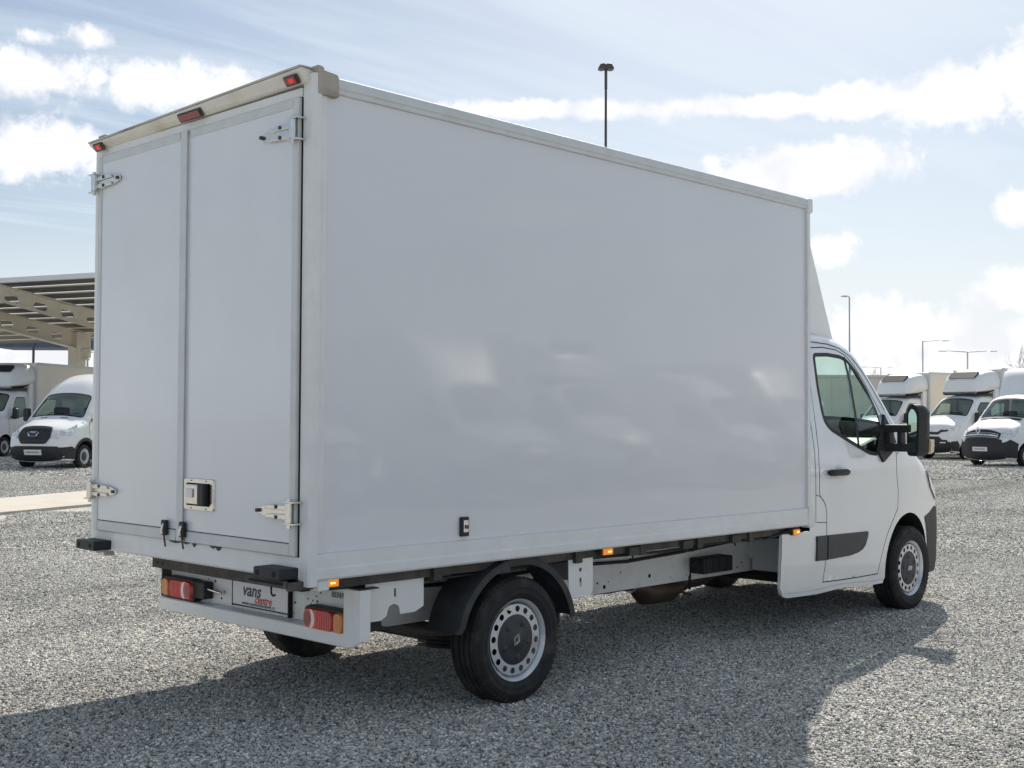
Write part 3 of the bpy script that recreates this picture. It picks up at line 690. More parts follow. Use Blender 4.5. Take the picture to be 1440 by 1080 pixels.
# recessed lock
lk = bpy.data.objects.new('lock', None); COL.objects.link(lk)
bpy.data.objects.remove(lk)
ly0, ly1, lz0, lz1 = -.268, .012, 1.070, 1.232
ring = roundpoly([(ly0, lz0), (ly1, lz0), (ly1, lz1), (ly0, lz1)], .016); inner = roundpoly([(ly0 + .030, lz0 + .025), (ly1 - .026, lz0 + .025), (ly1 - .026, lz1 - .025), (ly0 + .030, lz1 - .025)], .010)
bm = bmesh.new(); n_ = len(ring)
LR = [[bm.verts.new((x, a, b)) for a, b in P] for x, P in ((-.021, ring), (-.031, offset(ring, -.003)), (-.031, offset(inner, .002)), (-.021, inner))]
for A, B in zip(LR, LR[1:]):
    for i in range(n_): bm.faces.new((A[i], A[(i + 1) % n_], B[(i + 1) % n_], B[i]))
lock = from_bm('lock_plate', bm, CHROME, dR)
box('lock_recess', DARK, lock, -.0222, -.0205, ly0 + .028, ly1 - .024, lz0 + .022, lz1 - .022, bevel=0)
box('lock_housing', CHROME, lock, -.040, -.022, ly0 + .125, ly1 - .034, lz0 + .030, lz1 - .030, bevel=.006)
box('lock_barrel', STEELW, lock, -.048, -.040, -.095, -.035, 1.135, 1.180, bevel=.004)
box('lock_handle', BLACKP, lock, -.060, -.022, ly0 + .050, ly0 + .112, lz0 + .030, lz1 - .026, bevel=.010)
box('lock_lever', CHROME, lock, -.050, -.022, ly0 + .108, ly0 + .150, lz0 + .045, lz1 - .035, bevel=.006)
for a in (ly0 + .07, ly1 - .07):
    for b in (lz0 + .011, lz1 - .011): tubes('rivet', STEELW, lock, [(-.030, a, b), (-.036, a, b)], .004, 6)
# door stop latches beside the centre line
for dd, yy in ((dL, .188), (dR, .012)):
    l1 = box('stay_latch', BLACKP, dd, -.050, -.028, yy - .028, yy + .016, .925, 1.005, bevel=.006)
    tubes('latch_roller', CHROME, l1, [(-.052, yy - .012, .985), (-.060, yy - .012, .955), (-.056, yy - .012, .935)], .006, 6)
    tubes('latch_rod', DARKM, l1, [(-.044, yy - .008, .93), (-.034, yy - .008, .865)], .005, 6)
# bumper buffers
def buffer_(yc):
    bm = bmesh.new(); bx(bm, -.115, .02, yc - .105, yc + .105, .797, .850); b = from_bm('rubber_buffer', bm, BLACKP, T, bevel=.007)
    for yy in (yc - .06, yc + .07):
        tubes('bolt_hole', DARK, b, [(-.1165, yy, .824), (-.112, yy, .824)], .014, 12)
    return b
buffer_(-.85); buffer_(.91)
# step bracket under the right buffer
bk = box('step_bracket', DARKM, T, -.09, .10, -.97, -.64, .772, .783, bevel=.003)
box('bracket_plate', DARKM, bk, -.092, -.080, -.975, -.64, .762, .797, bevel=.003); box('bracket_slot', DARK, bk, -.0945, -.092, -.95, -.68, .775, .788, bevel=0)
box('bracket_end', DARKM, bk, -.085, .10, -.99, -.965, .75, .79, bevel=.003)
tubes('cable_hook', DARK, bk, [(-.06, -.815, .775), (-.06, -.815, .75), (-.062, -.818, .728), (-.065, -.83, .718), (-.068, -.845, .716), (-.07, -.86, .722)], .005, 6)
# lower rear steel beam and corrugated edge
rb = box('rear_beam', DARKM, T, .30, .36, -.56, .90, .668, .730, bevel=.004)
for k in range(20): box('rib', DARKM, rb, .285, .33, .85 - k * .062, .85 - k * .062 + .034, .7305, .748, bevel=.003)
for yy in (.84, .78, -.2): tubes('bolt_hole', DARK, rb, [(.2985, yy, .70), (.305, yy, .70)], .008, 8)
# bumper
bm = bmesh.new()
bx(bm, .40, .412, -.93, .865, .50, .712)            # panel
bp_ = from_bm('rear_bumper', bm, PAINTC, T, bevel=.002)
bm = bmesh.new(); prism(bm, [(.330, .430), (.330, .492), (.338, .498), (.40, .500), (.40, .492), (.345, .486), (.340, .424)], lambda a, b, t: (a, t, b), -.865, .865); from_bm('bumper_lip', bm, PAINTB, bp_, bevel=.003)
bm = bmesh.new(); sec = roundpoly([(.325, .425), (.46, .425), (.46, .712), (.325, .712)], .05)
fl = [(-.866, .326), (-.94, .326), (-.975, .340), (-.982, .37), (-.982, .40), (-.977, .40), (-.977, .372), (-.972, .346), (-.94, .331), (-.866, .331)]
bm = bmesh.new(); n0 = len(fl)
lo = [bm.verts.new((a, y, .428 + (.04 if y < -.96 else (.012 if y < -.93 else 0)))) for y, a in fl]; hi = [bm.verts.new((a, y, .712)) for y, a in fl]
for i in range(n0): bm.faces.new((lo[i], lo[(i + 1) % n0], hi[(i + 1) % n0], hi[i]))
bm.faces.new(lo); bm.faces.new(hi[::-1]); from_bm('bumper_end', bm, PAINTB, bp_, bevel=.001)
box('bumper_cover', DARKM, bp_, .34, .46, -.975, -.40, .713, .719, bevel=0)
box('bumper_end_left', DARKM, bp_, .34, .41, .850, .864, .50, .70, bevel=.003).name = 'bumper_end'
rng = random.Random(3)
for k in range(22):
    yy = rng.choice([rng.uniform(.25, .48), rng.uniform(-.62, -.36)]); zz = rng.uniform(.53, .68)
    tubes('mounting_hole', DARK, bp_, [(.3985, yy, zz), (.401, yy, zz)], rng.choice([.004, .005, .007]), 8)
tubes('towing_pin', CHROME, bp_, [(.36, .41, .585), (.372, .30, .572), (.37, .27, .57)], .009, 8)
def tail_light(yc, sg, zc):
    bm = bmesh.new(); rp = roundpoly([(yc - .172, zc - .062), (yc + .172, zc - .062), (yc + .172, zc + .062), (yc - .172, zc + .062)], .04, 5)
    prism(bm, rp, lambda a, b, t: (t, a, b), .335, .399); h = from_bm('tail_light', bm, BLACKP, bp_ if False else T, bevel=.006)
    h['label'] = 'right tail light' if sg < 0 else 'left tail light in a black housing'
    def seg(nm, m, a0, a1, rl=.01, rr=.01, x=.318):
        # a measured from the inboard end to the outboard end
        A, B = yc - sg * .158 + sg * a0, yc - sg * .158 + sg * a1; lo_, hi_ = min(A, B), max(A, B)
        bm = bmesh.new(); P = roundpoly([(lo_, zc - .052), (hi_, zc - .052), (hi_, zc + .052), (lo_, zc + .052)], rl, 5)
        n_ = len(P); base_ = [bm.verts.new((.336, a, b)) for a, b in P]; Q = offset(P, -.006); top = [bm.verts.new((x, a, b)) for a, b in Q]
        for i in range(n_): bm.faces.new((base_[i], base_[(i + 1) % n_], top[(i + 1) % n_], top[i]))
        bm.faces.new(top); from_bm(nm, bm, m, h, smooth=False)
    seg('brake_lens', REDL, .0, .240, .040); seg('indicator_lens', AMBL, .243, .316, .030)
    def crescent(nm, m, pts, x):
        bm = bmesh.new(); P = [(yc - sg * .158 + sg * a, zc + b) for a, b in pts]; prism(bm, P, lambda a, b, t: (t, a, b), x, x + .004); from_bm(nm, bm, m, h)
    out_ = [(.066 + .034 * math.cos(rad(q)), .048 * math.sin(rad(q))) for q in range(-85, 86, 17)]; in_ = [(.052 + .022 * math.cos(rad(q)), .047 * math.sin(rad(q))) for q in range(85, -86, -17)]
    crescent('reverse_lens', WLENS, out_ + in_, .3155)
    crescent('fog_lens', REDD, [(.036 + .026 * math.cos(rad(q)), .038 * math.sin(rad(q))) for q in range(0, 360, 24)], .3165)
    for k in range(9): crescent('lens_rib', REDD, [(.112 + k * .014, -.046), (.1135 + k * .014, -.046), (.1135 + k * .014, .046), (.112 + k * .014, .046)], .3165)
tail_light(-.705, -1, .540); tail_light(.665, 1, .562)
bm = bmesh.new(); bx(bm, .338, .40, .40, .51, .525, .62); from_bm('lamp_bracket', bm, BLACKP, T, bevel=.008)
# number plate with the dealer's name
pl = box('number_plate', PLATE, T, .385, .391, -.33, .185, .525, .650, bevel=.001)
bm = bmesh.new()
for a in ((-.336, .188, .519, .525), (-.345, -.330, .515, .655), (.185, .190, .515, .655)): bx(bm, .383, .396, *a)
from_bm('plate_frame', bm, DARK, pl)
bmr = box('frame_bar', DARK, pl, .375, .398, -.352, -.338, .505, .70, bevel=.002)
EX, EY = (0, -1, 0), (0, 0, 1)
text('lettering', 'vans', NAVY, pl, .098, (.3835, .005, .580), EX, EY, .0006, .25, offset=.0015)
text('lettering', 'centre', REDPR, pl, .060, (.3835, -.105, .549), EX, EY, .0006, .25, offset=.001)
text('lettering', 'www.centrumdodavek.cz', NAVY, pl, .030, (.3835, -.06, .5305), EX, EY, .0004, .1)
text('maker_lettering', 'RENAULT', TXTG, T, .040, (.3975, -.765, .648), EX, EY, .002, 0, offset=.0008)
# amber side marker lamps
def amber(x, y, z, w=.075, led=False):
    b = box('side_marker_lamp', DARKM, T, x - w / 2 - .006, x + w / 2 + .006, y, y + .03, z - .022, z + .022, bevel=.003)
    box('amber_lens', AMBG, b, x - w / 2, x + w / 2, y - .012, y, z - .018, z + .018, bevel=.004)
    for k in range(3): box('diode', AMBW, b, x - .004 + k * .010, x + .002 + k * .010, y - .0135, y - .0122, z - .004, z + .004, bevel=0)
amber(.135, -1.005, .772, .09); amber(2.165, -1.005, .768, .085); amber(4.26, -1.01, .752, .08)
tubes('lamp_cable', BLACKP, T, [(4.22, -.99, .765), (4.1, -.97, .74), (3.95, -.95, .715), (3.85, -.93, .735)], .008, 8)
# little black latch on the side panel
sl_ = box('side_latch', BLACKP, T, .962, 1.018, YR - .012, YR + .006, .935, 1.035, bevel=.004)
box('latch_plate', CHROME, sl_, .975, 1.008, YR - .018, YR - .012, .955, 1.02, bevel=.003); tubes('latch_knob', DARKM, sl_, [(.99, YR - .018, .985), (.99, YR - .028, .985)], .010, 10)
# ---- chassis
for yy, sg in ((-.47, 1), (.50, -1)):
    bm = bmesh.new(); prism(bm, [(0, .41), (0, .655), (.06, .655), (.06, .65), (.005, .65), (.005, .415), (.06, .415), (.06, .41)], lambda a, b, t: (t, yy + sg * a, b), .41, 5.2); r_ = from_bm('chassis_rail', bm, PAINTC, T, bevel=.002)
    if sg == 1:
        for k in range(34):
            xx = rng.uniform(.7, 4.5); zz = rng.choice([.45, .48, .53, .57, .61]); tubes('rail_hole', DARK, r_, [(xx, yy - .0015, zz), (xx, yy + .003, zz)], rng.choice([.005, .006, .008, .014]), 8)
for k, xx in enumerate((.85, 1.35, 1.95, 2.55, 3.15, 3.75, 4.25)):
    box('cross_bearer', DARKM, T, xx - .03, xx + .03, YR + .04, YL - .25, .715, .789, bevel=.002)
for yy in (-.47, .5): box('sub_frame_rail', DARKM, T, .45, 4.4, yy - .035, yy + .03, .66, .714, bevel=.002)
box('side_beam', DARKM, T, .12, 4.4, -.955, -.925, .735, .788, bevel=.003); box('side_beam', DARKM, T, .9, 4.4, .90, .93, .735, .788, bevel=.003)
for xx in (2.45, 3.0, 3.55): 
    b_ = box('clamp', DARKM, T, xx - .05, xx + .05, -.985, -.956, .722, .775, bevel=.002); tubes('clamp_bolt', DARKM, b_, [(xx, -.97, .735), (xx, -.97, .70)], .007, 6)
def bracket(x0, x1, z0, z1, y, notch=False, holes=()):
    P = [(x0, z0 + .02), (x0 + .02, z0), (x1 - .02, z0), (x1, z0 + .03), (x1, z1), (x0, z1)]
    if notch: P = [(x0, z0), (x0 + .10, z0), (x0 + .135, z0 + .02), (x0 + .15, z0 + .065), (x0 + .185, z0 + .075), (x0 + .215, z0 + .06), (x0 + .225, z0 + .02), (x1 - .06, z0 + .02), (x1, z0 + .045), (x1, z1), (x0, z1)]
    H = []
    for hx, hz, hw, hh in holes: H.append(roundpoly([(hx - hw, hz - hh), (hx + hw, hz - hh), (hx + hw, hz + hh), (hx - hw, hz + hh)], min(hw, hh), 4))
    bm = bmesh.new(); chart(bm, P, H, .4, lambda a, b: Vector((a, y, b))); bmesh.ops.recalc_face_normals(bm, faces=bm.faces); bmesh.ops.solidify(bm, geom=bm.faces[:], thickness=.005)
    b_ = from_bm('fender_bracket', bm, PAINTB, T); 
    box('bracket_top', DARKM, b_, x0 + .005, x1 - .005, y + .006, -.48, z1 - .012, z1 - .004, bevel=0); box('bracket_web', PAINTC, b_, x1 - .008, x1 - .002, y + .008, -.48, z0 + .07, z1 - .02, bevel=0)
    return b_
bracket(.41, .79, .545, .735, -.93, True, [(.60, .675, .007, .022)])
bracket(1.885, 2.10, .515, .738, -.95, False, [(1.99, .672, .011, .012), (1.99, .60, .009, .026)])
# mudguards (arched sheet with a turned lip)
def mudguard(sg):
    bm = bmesh.new(); cx, cz, r = 1.43, .36, .44; yo, yi = sg * .998, sg * .76; secs = []
    n_ = 30
    for i in range(n_ + 1):
        a = rad(9 + 162 * i / n_); rr = r * (1.0 + (.05 if a < .2 else 0)); 
        c_, s_ = math.cos(a), math.sin(a); rx = rr * 1.06; rz = rr * .985
        pts = [(rx - .042, yo), (rx - .044, yo + sg * .004), (rx - .004, yo + sg * .004), (rx, yo - sg * .006), (rx, yi), (rx - .006, yi), (rx - .006, yo - sg * .012), (rx - .040, yo - sg * .006)]
        row = []
        for q, yy in pts:
            k = q / rx; row.append(bm.verts.new((cx - rx * c_ * k, yy, cz + rz * s_ * k)))
        secs.append(row)
    for i in range(n_):
        for k in range(8): bm.faces.new((secs[i][k], secs[i][(k + 1) % 8], secs[i + 1][(k + 1) % 8], secs[i + 1][k]))
    bm.faces.new(secs[0]); bm.faces.new(secs[-1][::-1]); from_bm('mudguard', bm, FENDER, T, auto=35)
mudguard(-1); mudguard(1)
box('mud_flap', BLACKP, T, 1.90, 1.915, -.86, -.62, .36, .60, bevel=.004)
# axle, springs, exhaust
tubes('rear_axle', DARKM, T, [(1.43, -.9, .34), (1.43, -.5, .30), (1.43, .5, .30), (1.43, .9, .34)], .055, 14)
for yy in (-.60, .62):
    bm = bmesh.new(); pts = [(.72 + 1.42 * i / 12, yy, .47 - .15 * math.sin(math.pi * i / 12)) for i in range(13)]
    for dz in (0, -.022, -.044):
        pp = pts if dz == 0 else pts[3:-3]
        prism(bm, [(p[0], p[2] + dz) for p in pp] + [(p[0], p[2] + dz - .018) for p in pp[::-1]], lambda a, b, t: (a, yy + t, b), -.035, .035)
    from_bm('leaf_spring', bm, DARKM, T)
    box('spring_hanger', DARKM, T, .66, .76, yy - .04, yy + .04, .43, .60, bevel=.01)
tubes('exhaust_pipe', EXH, T, [(2.1, -.34, .42), (2.6, -.36, .425), (3.0, -.36, .42), (3.28, -.36, .40)], .034, 16)
tubes('catalyst', EXH, T, [(3.22, -.36, .40), (3.28, -.36, .395), (3.34, -.36, .355), (3.62, -.35, .345), (3.68, -.35, .35), (3.76, -.35, .36)], [.036, .076, .092, .092, .076, .052], 20)
tubes('exhaust_pipe', EXH, T, [(3.72, -.35, .37), (3.92, -.33, .375), (4.02, -.32, .385), (4.3, -.28, .42), (4.8, -.2, .46)], [.052, .052, .066, .066, .05], 16)
tubes('exhaust_pipe', EXH, T, [(1.2, -.30, .50), (1.7, -.32, .46), (2.14, -.34, .42)], .034, 14)
tubes('exhaust_clamp', CHROME, T, [(3.18, -.36, .403), (3.215, -.36, .402)], .045, 16)
tubes('exhaust_clamp', CHROME, T, [(3.80, -.345, .372), (3.83, -.34, .373)], .060, 16)
tubes('brake_pipe', DARKM, T, [(2.1, -.42, .44), (2.9, -.43, .40), (3.4, -.44, .43), (3.9, -.43, .38), (4.4, -.42, .44)], .009, 6)
tubes('air_hose', BLACKP, T, [(.9, -.50, .62), (1.6, -.49, .60), (2.3, -.50, .625), (3.0, -.49, .60), (3.6, -.50, .62), (4.4, -.49, .66)], .011, 8)
tubes('wiring_loom', BLACKP, T, [(.2, -.90, .728), (1.0, -.91, .715), (2.0, -.90, .726), (2.8, -.91, .712), (3.6, -.90, .724), (4.2, -.92, .715)], .009, 8)
tubes('selector_rod', DARKM, T, [(3.66, -.40, .36), (3.72, -.44, .31), (3.80, -.42, .30)], .012, 6)
tubes('exhaust_hanger', CHROME, T, [(3.62, -.40, .36), (3.60, -.42, .44), (3.58, -.44, .5)], .007, 6)
box('fuel_tank', BLACKP, T, 3.3, 4.5, -.05, .46, .44, .66, bevel=.05)
cb = box('control_box', BLACKP, T, 3.72, 4.08, -.60, -.475, .46, .57, bevel=.008)
for k in range(4): box('box_rib', BLACKP, cb, 3.74 + k * .085, 3.765 + k * .085, -.606, -.601, .475, .56, bevel=.001)
tubes('box_cable', BLACKP, cb, [(3.72, -.55, .555), (3.64, -.55, .53), (3.62, -.55, .45), (3.66, -.52, .36)], .010, 8)
# wheels
wheel(T, 1.43, -.895, True, spin=.5); wheel(T, 1.43, .895, False)
wheel(T, 6.084, -.895, True, spin=1.1); wheel(T, 6.084, .895, False)

# ------------------------------------------------------------------ cab shell
def ellipse_arch(cx, cz, rx, rz, a0, a1, n=26):
    return [(cx + rx * math.cos(rad(a0 + (a1 - a0) * i / n)), cz + rz * math.sin(rad(a0 + (a1 - a0) * i / n))) for i in range(n + 1)]
def build_shell(parent, sk, lower, arches, doorpoly, wins, h, paint, glass, screen, both=True, rear_open=True, door_label=None, doorpart='cab_door', divs=(), shut=.008):
    """lower: points from the roof's rear end down, along the sill to the bumper foot, arches already cut in"""
    outer = list(sk.sil) + list(lower)
    bm = bmesh.new()
    holes = [doorpoly] if doorpoly else []
    dW = []
    for w in wins:
        c_ = np.array([np.mean(np.array(w), axis=0)])
        if doorpoly and inpoly(c_, doorpoly)[0]: dW.append(w)
        else: holes.append(w)
    for sg in (-1, 1):
        chart(bm, outer, holes, h, sk.side(sg), sk.extra)
    V = sk.v[-1]; tv = lambda t, v: sk.front_tv()(t, v)
    ft = [(-1., v) for v in sk.v]; fo = [(t, 0.) for t in np.linspace(-1, 1, 15)][:-1] + [(1., v) for v in sk.v] + [(t, V) for t in np.linspace(1, -1, 15)][1:-1] + ft[::-1][:-1]
    fo2 = []
    for q in fo:
        if not fo2 or math.dist(q, fo2[-1]) > 1e-5: fo2.append(q)
    hs = []
    if screen: hs = [[sk.yz2tv(*q) for q in dens(screen, .08)]]
    sp = sk.front_tv(); chart(bm, fo2, hs, max(h * 1.6, .07), sp)
    bmesh.ops.remove_doubles(bm, verts=bm.verts, dist=.002)
    body = from_bm('cab_body', bm, paint, parent, smooth=True)
    body.data.set_sharp_from_angle(angle=rad(50))
    # side doors, glass
    for sg in (-1, 1):
        if doorpoly:
            dp_ = offset(doorpoly, -shut); bm = bmesh.new(); chart(bm, dp_, dW, h, sk.side(sg), sk.extra); d = from_bm(doorpart, bm, paint, parent, smooth=True)
            if door_label: d['label'] = door_label[0 if sg < 0 else 1]
            bm = bmesh.new(); ribbon(bm, dens(doorpoly, h), .05, sk.side(sg, -.012), True); from_bm('door_shut', bm, DARK, parent, smooth=True)
        else: d = body
        for w in wins:
            par = d if (doorpoly and w in dW) else body
            wi = offset(w, -.020)
            bm = bmesh.new(); chart(bm, wi, [], h * 1.5, sk.side(sg, -.004), ()); from_bm('window_pane', bm, glass, par, smooth=True)
            bm = bmesh.new(); ribbon(bm, dens(offset(w, -.008), h), .030, sk.side(sg, .002), True)
            for dv in divs: ribbon(bm, dens(dv, h, False), .034, sk.side(sg, .002))
            fr_ = from_bm('window_seal', bm, BLACKP, par, smooth=True)
    if screen:
        bm = bmesh.new(); chart(bm, offset(screen, -.02), [], .15, sk.front_yz(-.004)); from_bm('windscreen', bm, glass, parent, smooth=True)
        bm = bmesh.new(); ribbon(bm, dens(offset(screen, -.01), .1), .035, sk.front_yz(.002), True); from_bm('windscreen_seal', bm, BLACKP, parent, smooth=True)
    return body

WID = ([.2, .35, .62, 1.15, 1.32, 1.5, 1.8, 2.05, 2.3], [.955, .972, .985, .987, .978, .952, .905, .865, .82])
PLANX = ([0, 5.5, 6.0, 6.3, 6.6, 6.9], [1, 1, .992, .972, .935, .89])
profM = [(6.80, .24, .10, .10), (6.87, .42, .13, .15), (6.88, .74, .15, .18), (6.82, .98, .16, .20), (6.62, 1.16, .15, .16), (6.34, 1.29, .12, .12), (6.10, 1.40, .10, .10), (6.02, 1.46, .10, .08),
         (5.72, 1.80, .13, .09), (5.46, 2.08, .12, .12), (5.30, 2.17, .08, .14), (5.08, 2.215, .05, .13), (4.75, 2.23, .03, .12), (4.49, 2.23, .03, .12)]
skM = Skin(profM, WID, PLANX, .035)
AF = ellipse_arch(6.084, .36, .415, .435, 196, -16)      # front arch from rear foot over to the bumper
lowM = [(4.49, .74), (4.115, .74), (4.108, .36), (4.135, .315), (4.20, .285), (4.6, .272), (5.0, .285), (5.45, .262), (5.64, .262)] + AF[1:] + [(6.50, .235)]
doorM = smooth_loop([(4.66, 2.105), (4.645, 1.9), (4.635, 1.6), (4.625, 1.3), (4.622, 1.02), (4.650, .975), (4.700, .925), (4.727, .85), (4.728, .65), (4.722, .5), (4.690, .352)], .06) if False else None
doorM = [(4.66, 2.09), (4.642, 1.85), (4.632, 1.5), (4.624, 1.25), (4.624, 1.01), (4.640, .980), (4.690, .945), (4.715, .91), (4.727, .86), (4.728, .66), (4.722, .5), (4.690, .350),
         (4.95, .342), (5.25, .338), (5.545, .338), (5.60, .47), (5.68, .63), (5.80, .76), (5.875, .84), (5.882, .98), (5.855, 1.12), (5.862, 1.28), (5.80, 1.40), (5.755, 1.50),
         (5.62, 1.68), (5.48, 1.85), (5.35, 1.98), (5.24, 2.055), (5.10, 2.095), (4.9, 2.105)]
winM = roundpoly([(4.745, 2.045), (4.735, 1.80), (4.752, 1.60), (4.775, 1.53), (4.84, 1.475), (5.12, 1.375), (5.40, 1.285), (5.53, 1.275), (5.60, 1.33), (5.645, 1.47), (5.62, 1.60), (5.50, 1.79), (5.36, 1.94), (5.25, 2.015), (5.15, 2.045), (4.95, 2.055)], .035, 3)
screenM = roundpoly([(-.83, 1.49), (.83, 1.49), (.70, 2.10), (-.70, 2.10)], .07, 3)
divM = [(5.205, 2.04), (5.245, 1.83), (5.255, 1.60), (5.235, 1.33)]
body = build_shell(T, skM, lowM, [AF], doorM, [winM], .035, PAINT, GLASS, screenM, door_label=('right cab door', 'left cab door'), divs=[divM])
# inner wheel arch liners + body seams
for sg in (-1, 1):
    bm = bmesh.new(); s0 = [bm.verts.new(skM.side(sg, -.003)(a, b)) for a, b in AF]; s1 = [bm.verts.new((a, sg * .56, b)) for a, b in AF]
    for i in range(len(AF) - 1): bm.faces.new((s0[i], s0[i + 1], s1[i + 1], s1[i]))
    from_bm('wheel_arch_liner', bm, DARK, T, smooth=True)
    # inner skirt returns
    bm = bmesh.new(); P = [(4.49, .74), (4.115, .74), (4.108, .36), (4.135, .315), (4.20, .285), (4.6, .272), (5.0, .285), (5.45, .262), (5.64, .262)]
    s0 = [bm.verts.new(skM.side(sg, -.001)(a, b)) for a, b in P]; s1 = [bm.verts.new(skM.side(sg, -.022)(a, b)) for a, b in P]
    for i in range(len(P) - 1): bm.faces.new((s0[i], s0[i + 1], s1[i + 1], s1[i]))
    from_bm('skirt_return', bm, PAINTB, T)
    bm = bmesh.new()
    for path in ([(4.5, 2.125), (4.75, 2.135), (5.0, 2.13), (5.17, 2.105), (5.32, 2.045), (5.46, 1.94), (5.60, 1.80), (5.75, 1.63)], ):
        ribbon(bm, smooth_loop(path, .05)[:-12] if False else dens(path, .05, False), .007, skM.side(sg, .0015))
    for path in ([(4.575, 1.0), (4.575, .80), (4.725, .79)], [(4.575, 1.0), (4.645, .985)], [(5.86, 1.27), (5.95, 1.33), (6.05, 1.385)], [(4.575, 1.0), (4.57, 1.5), (4.585, 2.0)]):
        ribbon(bm, dens(path, .05, False), .005, skM.side(sg, .0015))
    from_bm('body_seam', bm, DARK, T)
    # sill lip
    bm = bmesh.new(); ribbon(bm, dens([(4.12, .335), (4.15, .312), (4.2, .300), (4.6, .288), (5.0, .300), (5.45, .277), (5.63, .275)], .05, False), .028, skM.side(sg, .010)); o_ = from_bm('sill_trim', bm, PAINTB, T, smooth=True)
    # black guard strip on pillar and door
    for nm, P in (('side_guard', [(4.575, .515), (4.575, .700), (4.722, .698), (4.722, .512)]), ('side_guard', [(4.732, .512), (4.732, .698), (5.355, .690), (5.345, .65), (5.31, .585), (5.265, .550), (5.20, .530), (5.10, .518)])):
        bm = bmesh.new(); mp = skM.side(sg, .016); mb = skM.side(sg, -.002); Q = offset(P, -.008)
        A = [bm.verts.new(mb(*p)) for p in P]; B = [bm.verts.new(mp(*p)) for p in Q]; n_ = len(P)
        for i in range(n_): bm.faces.new((A[i], A[(i + 1) % n_], B[(i + 1) % n_], B[i]))
        bm.faces.new(B); from_bm(nm, bm, GREYP, T)
    # door handle with dished cup
    bm = bmesh.new(); yh = skM.y(4.86, 1.155)
    tube(bm, [(4.735 + .29 * i / 8, sg * (yh + .020 + .010 * math.sin(math.pi * i / 8)), 1.157) for i in range(9)], [.016] + [.026] * 7 + [.016], 10)
    for v in bm.verts: v.co.z = 1.157 + (v.co.z - 1.157) * .95
    hd = from_bm('door_handle', bm, BLACKP, T, smooth=True)
    bm = bmesh.new(); chart(bm, [(4.915 + .06 * math.cos(k * math.pi / 8), 1.155 + .058 * math.sin(k * math.pi / 8)) for k in range(16)], [], .05, skM.side(sg, .0015)); from_bm('handle_cup', bm, TRIM, hd)
    # dark bumper corner
    bmp = corner_poly(skM, .24, .76, [(6.78, .80), (6.68, .82), (6.55, .77), (6.42, .74), (6.46, .66), (6.505, .50), (6.478, .262)])
    bm = bmesh.new(); chart(bm, bmp, [], .05, skM.side(sg, .006), skM.extra); from_bm('front_bumper_corner', bm, BLACKP, T, smooth=True)
    # headlamp on the corner
    bm = bmesh.new(); chart(bm, corner_poly(skM, .86, 1.14, [(6.60, 1.13), (6.48, 1.12), (6.56, .98), (6.70, .87)]), [], .05, skM.side(sg, .012), skM.extra); from_bm('headlight', bm, LAMPG, T, smooth=True)
bm = bmesh.new(); chart(bm, roundpoly([(-.80, .25), (.80, .25), (.80, .75), (-.80, .75)], .01), [], .1, skM.front_yz(.006)); from_bm('front_bumper', bm, BLACKP, T, smooth=True)
bm = bmesh.new(); chart(bm, roundpoly([(-.62, .82), (.62, .82), (.55, .95), (-.55, .95)], .03), [], .1, skM.front_yz(.010)); from_bm('grille', bm, BLACKP, T, smooth=True)
# cab rear wall, floor, inner structure
box('cab_rear_wall', PAINTB, T, 4.50, 4.53, -.80, .80, .50, 2.16, bevel=.02)
box('cab_floor', DARK, T, 4.52, 5.62, -.88, .88, .34, .40, bevel=.01)
box('step_panel', SEALG, T, 4.48, 4.50, -.93, -.50, .42, .73, bevel=.01)  # darker grey than the cab, shade behind the skirt put into the colour
box('engine_bay', DARK, T, 5.66, 6.75, -.55, .55, .33, .95, bevel=.02)
# interior
bm = bmesh.new(); prism(bm, [(5.50, .95), (5.46, 1.22), (5.55, 1.34), (5.80, 1.40), (6.04, 1.42), (6.05, .95)], lambda a, b, t: (a, t, b), -.82, .82); from_bm('dashboard', bm, DASH, T, bevel=.03)
for sg in (-1, 1):
    bm = bmesh.new(); P = [(4.66, .45), (5.60, .45), (5.80, .9), (5.82, 1.2), (5.56, 1.25), (5.40, 1.262), (5.12, 1.352), (4.84, 1.452), (4.76, 1.50), (4.66, 1.50)]
    chart(bm, P, [], .12, skM.side(sg, -.07)); o_ = from_bm('door_trim', bm, DASH, T, smooth=True)
def seat(y):
    s0 = box('seat', SEAT, T, 4.72, 5.20, y - .25, y + .25, .82, .98, bevel=.05)
    bm = bmesh.new(); prism(bm, [(4.60, .95), (4.56, 1.50), (4.63, 1.56), (4.70, 1.52), (4.76, .98)], lambda a, b, t: (a, y + t, b), -.25, .25); from_bm('seat_back', bm, SEAT, s0, bevel=.04)
    box('headrest', SEAT, s0, 4.57, 4.66, y - .13, y + .13, 1.57, 1.74, bevel=.04)
seat(-.55); seat(.0); seat(.58)
bm = bmesh.new(); 
for i in range(24):
    a = 2 * math.pi * i / 24
pts = [(5.36 + .055 * math.sin(2 * math.pi * i / 24), .55 + .20 * math.cos(2 * math.pi * i / 24), 1.30 + .19 * math.sin(2 * math.pi * i / 24)) for i in range(25)]
tube(bm, pts, .017, 8, False); bx(bm, 5.35, 5.40, .37, .73, 1.285, 1.315); sw = from_bm('steering_wheel', bm, DASH, T)
tubes('steering_column', DASH, T, [(5.38, .55, 1.30), (5.6, .55, 1.2)], .04, 10)
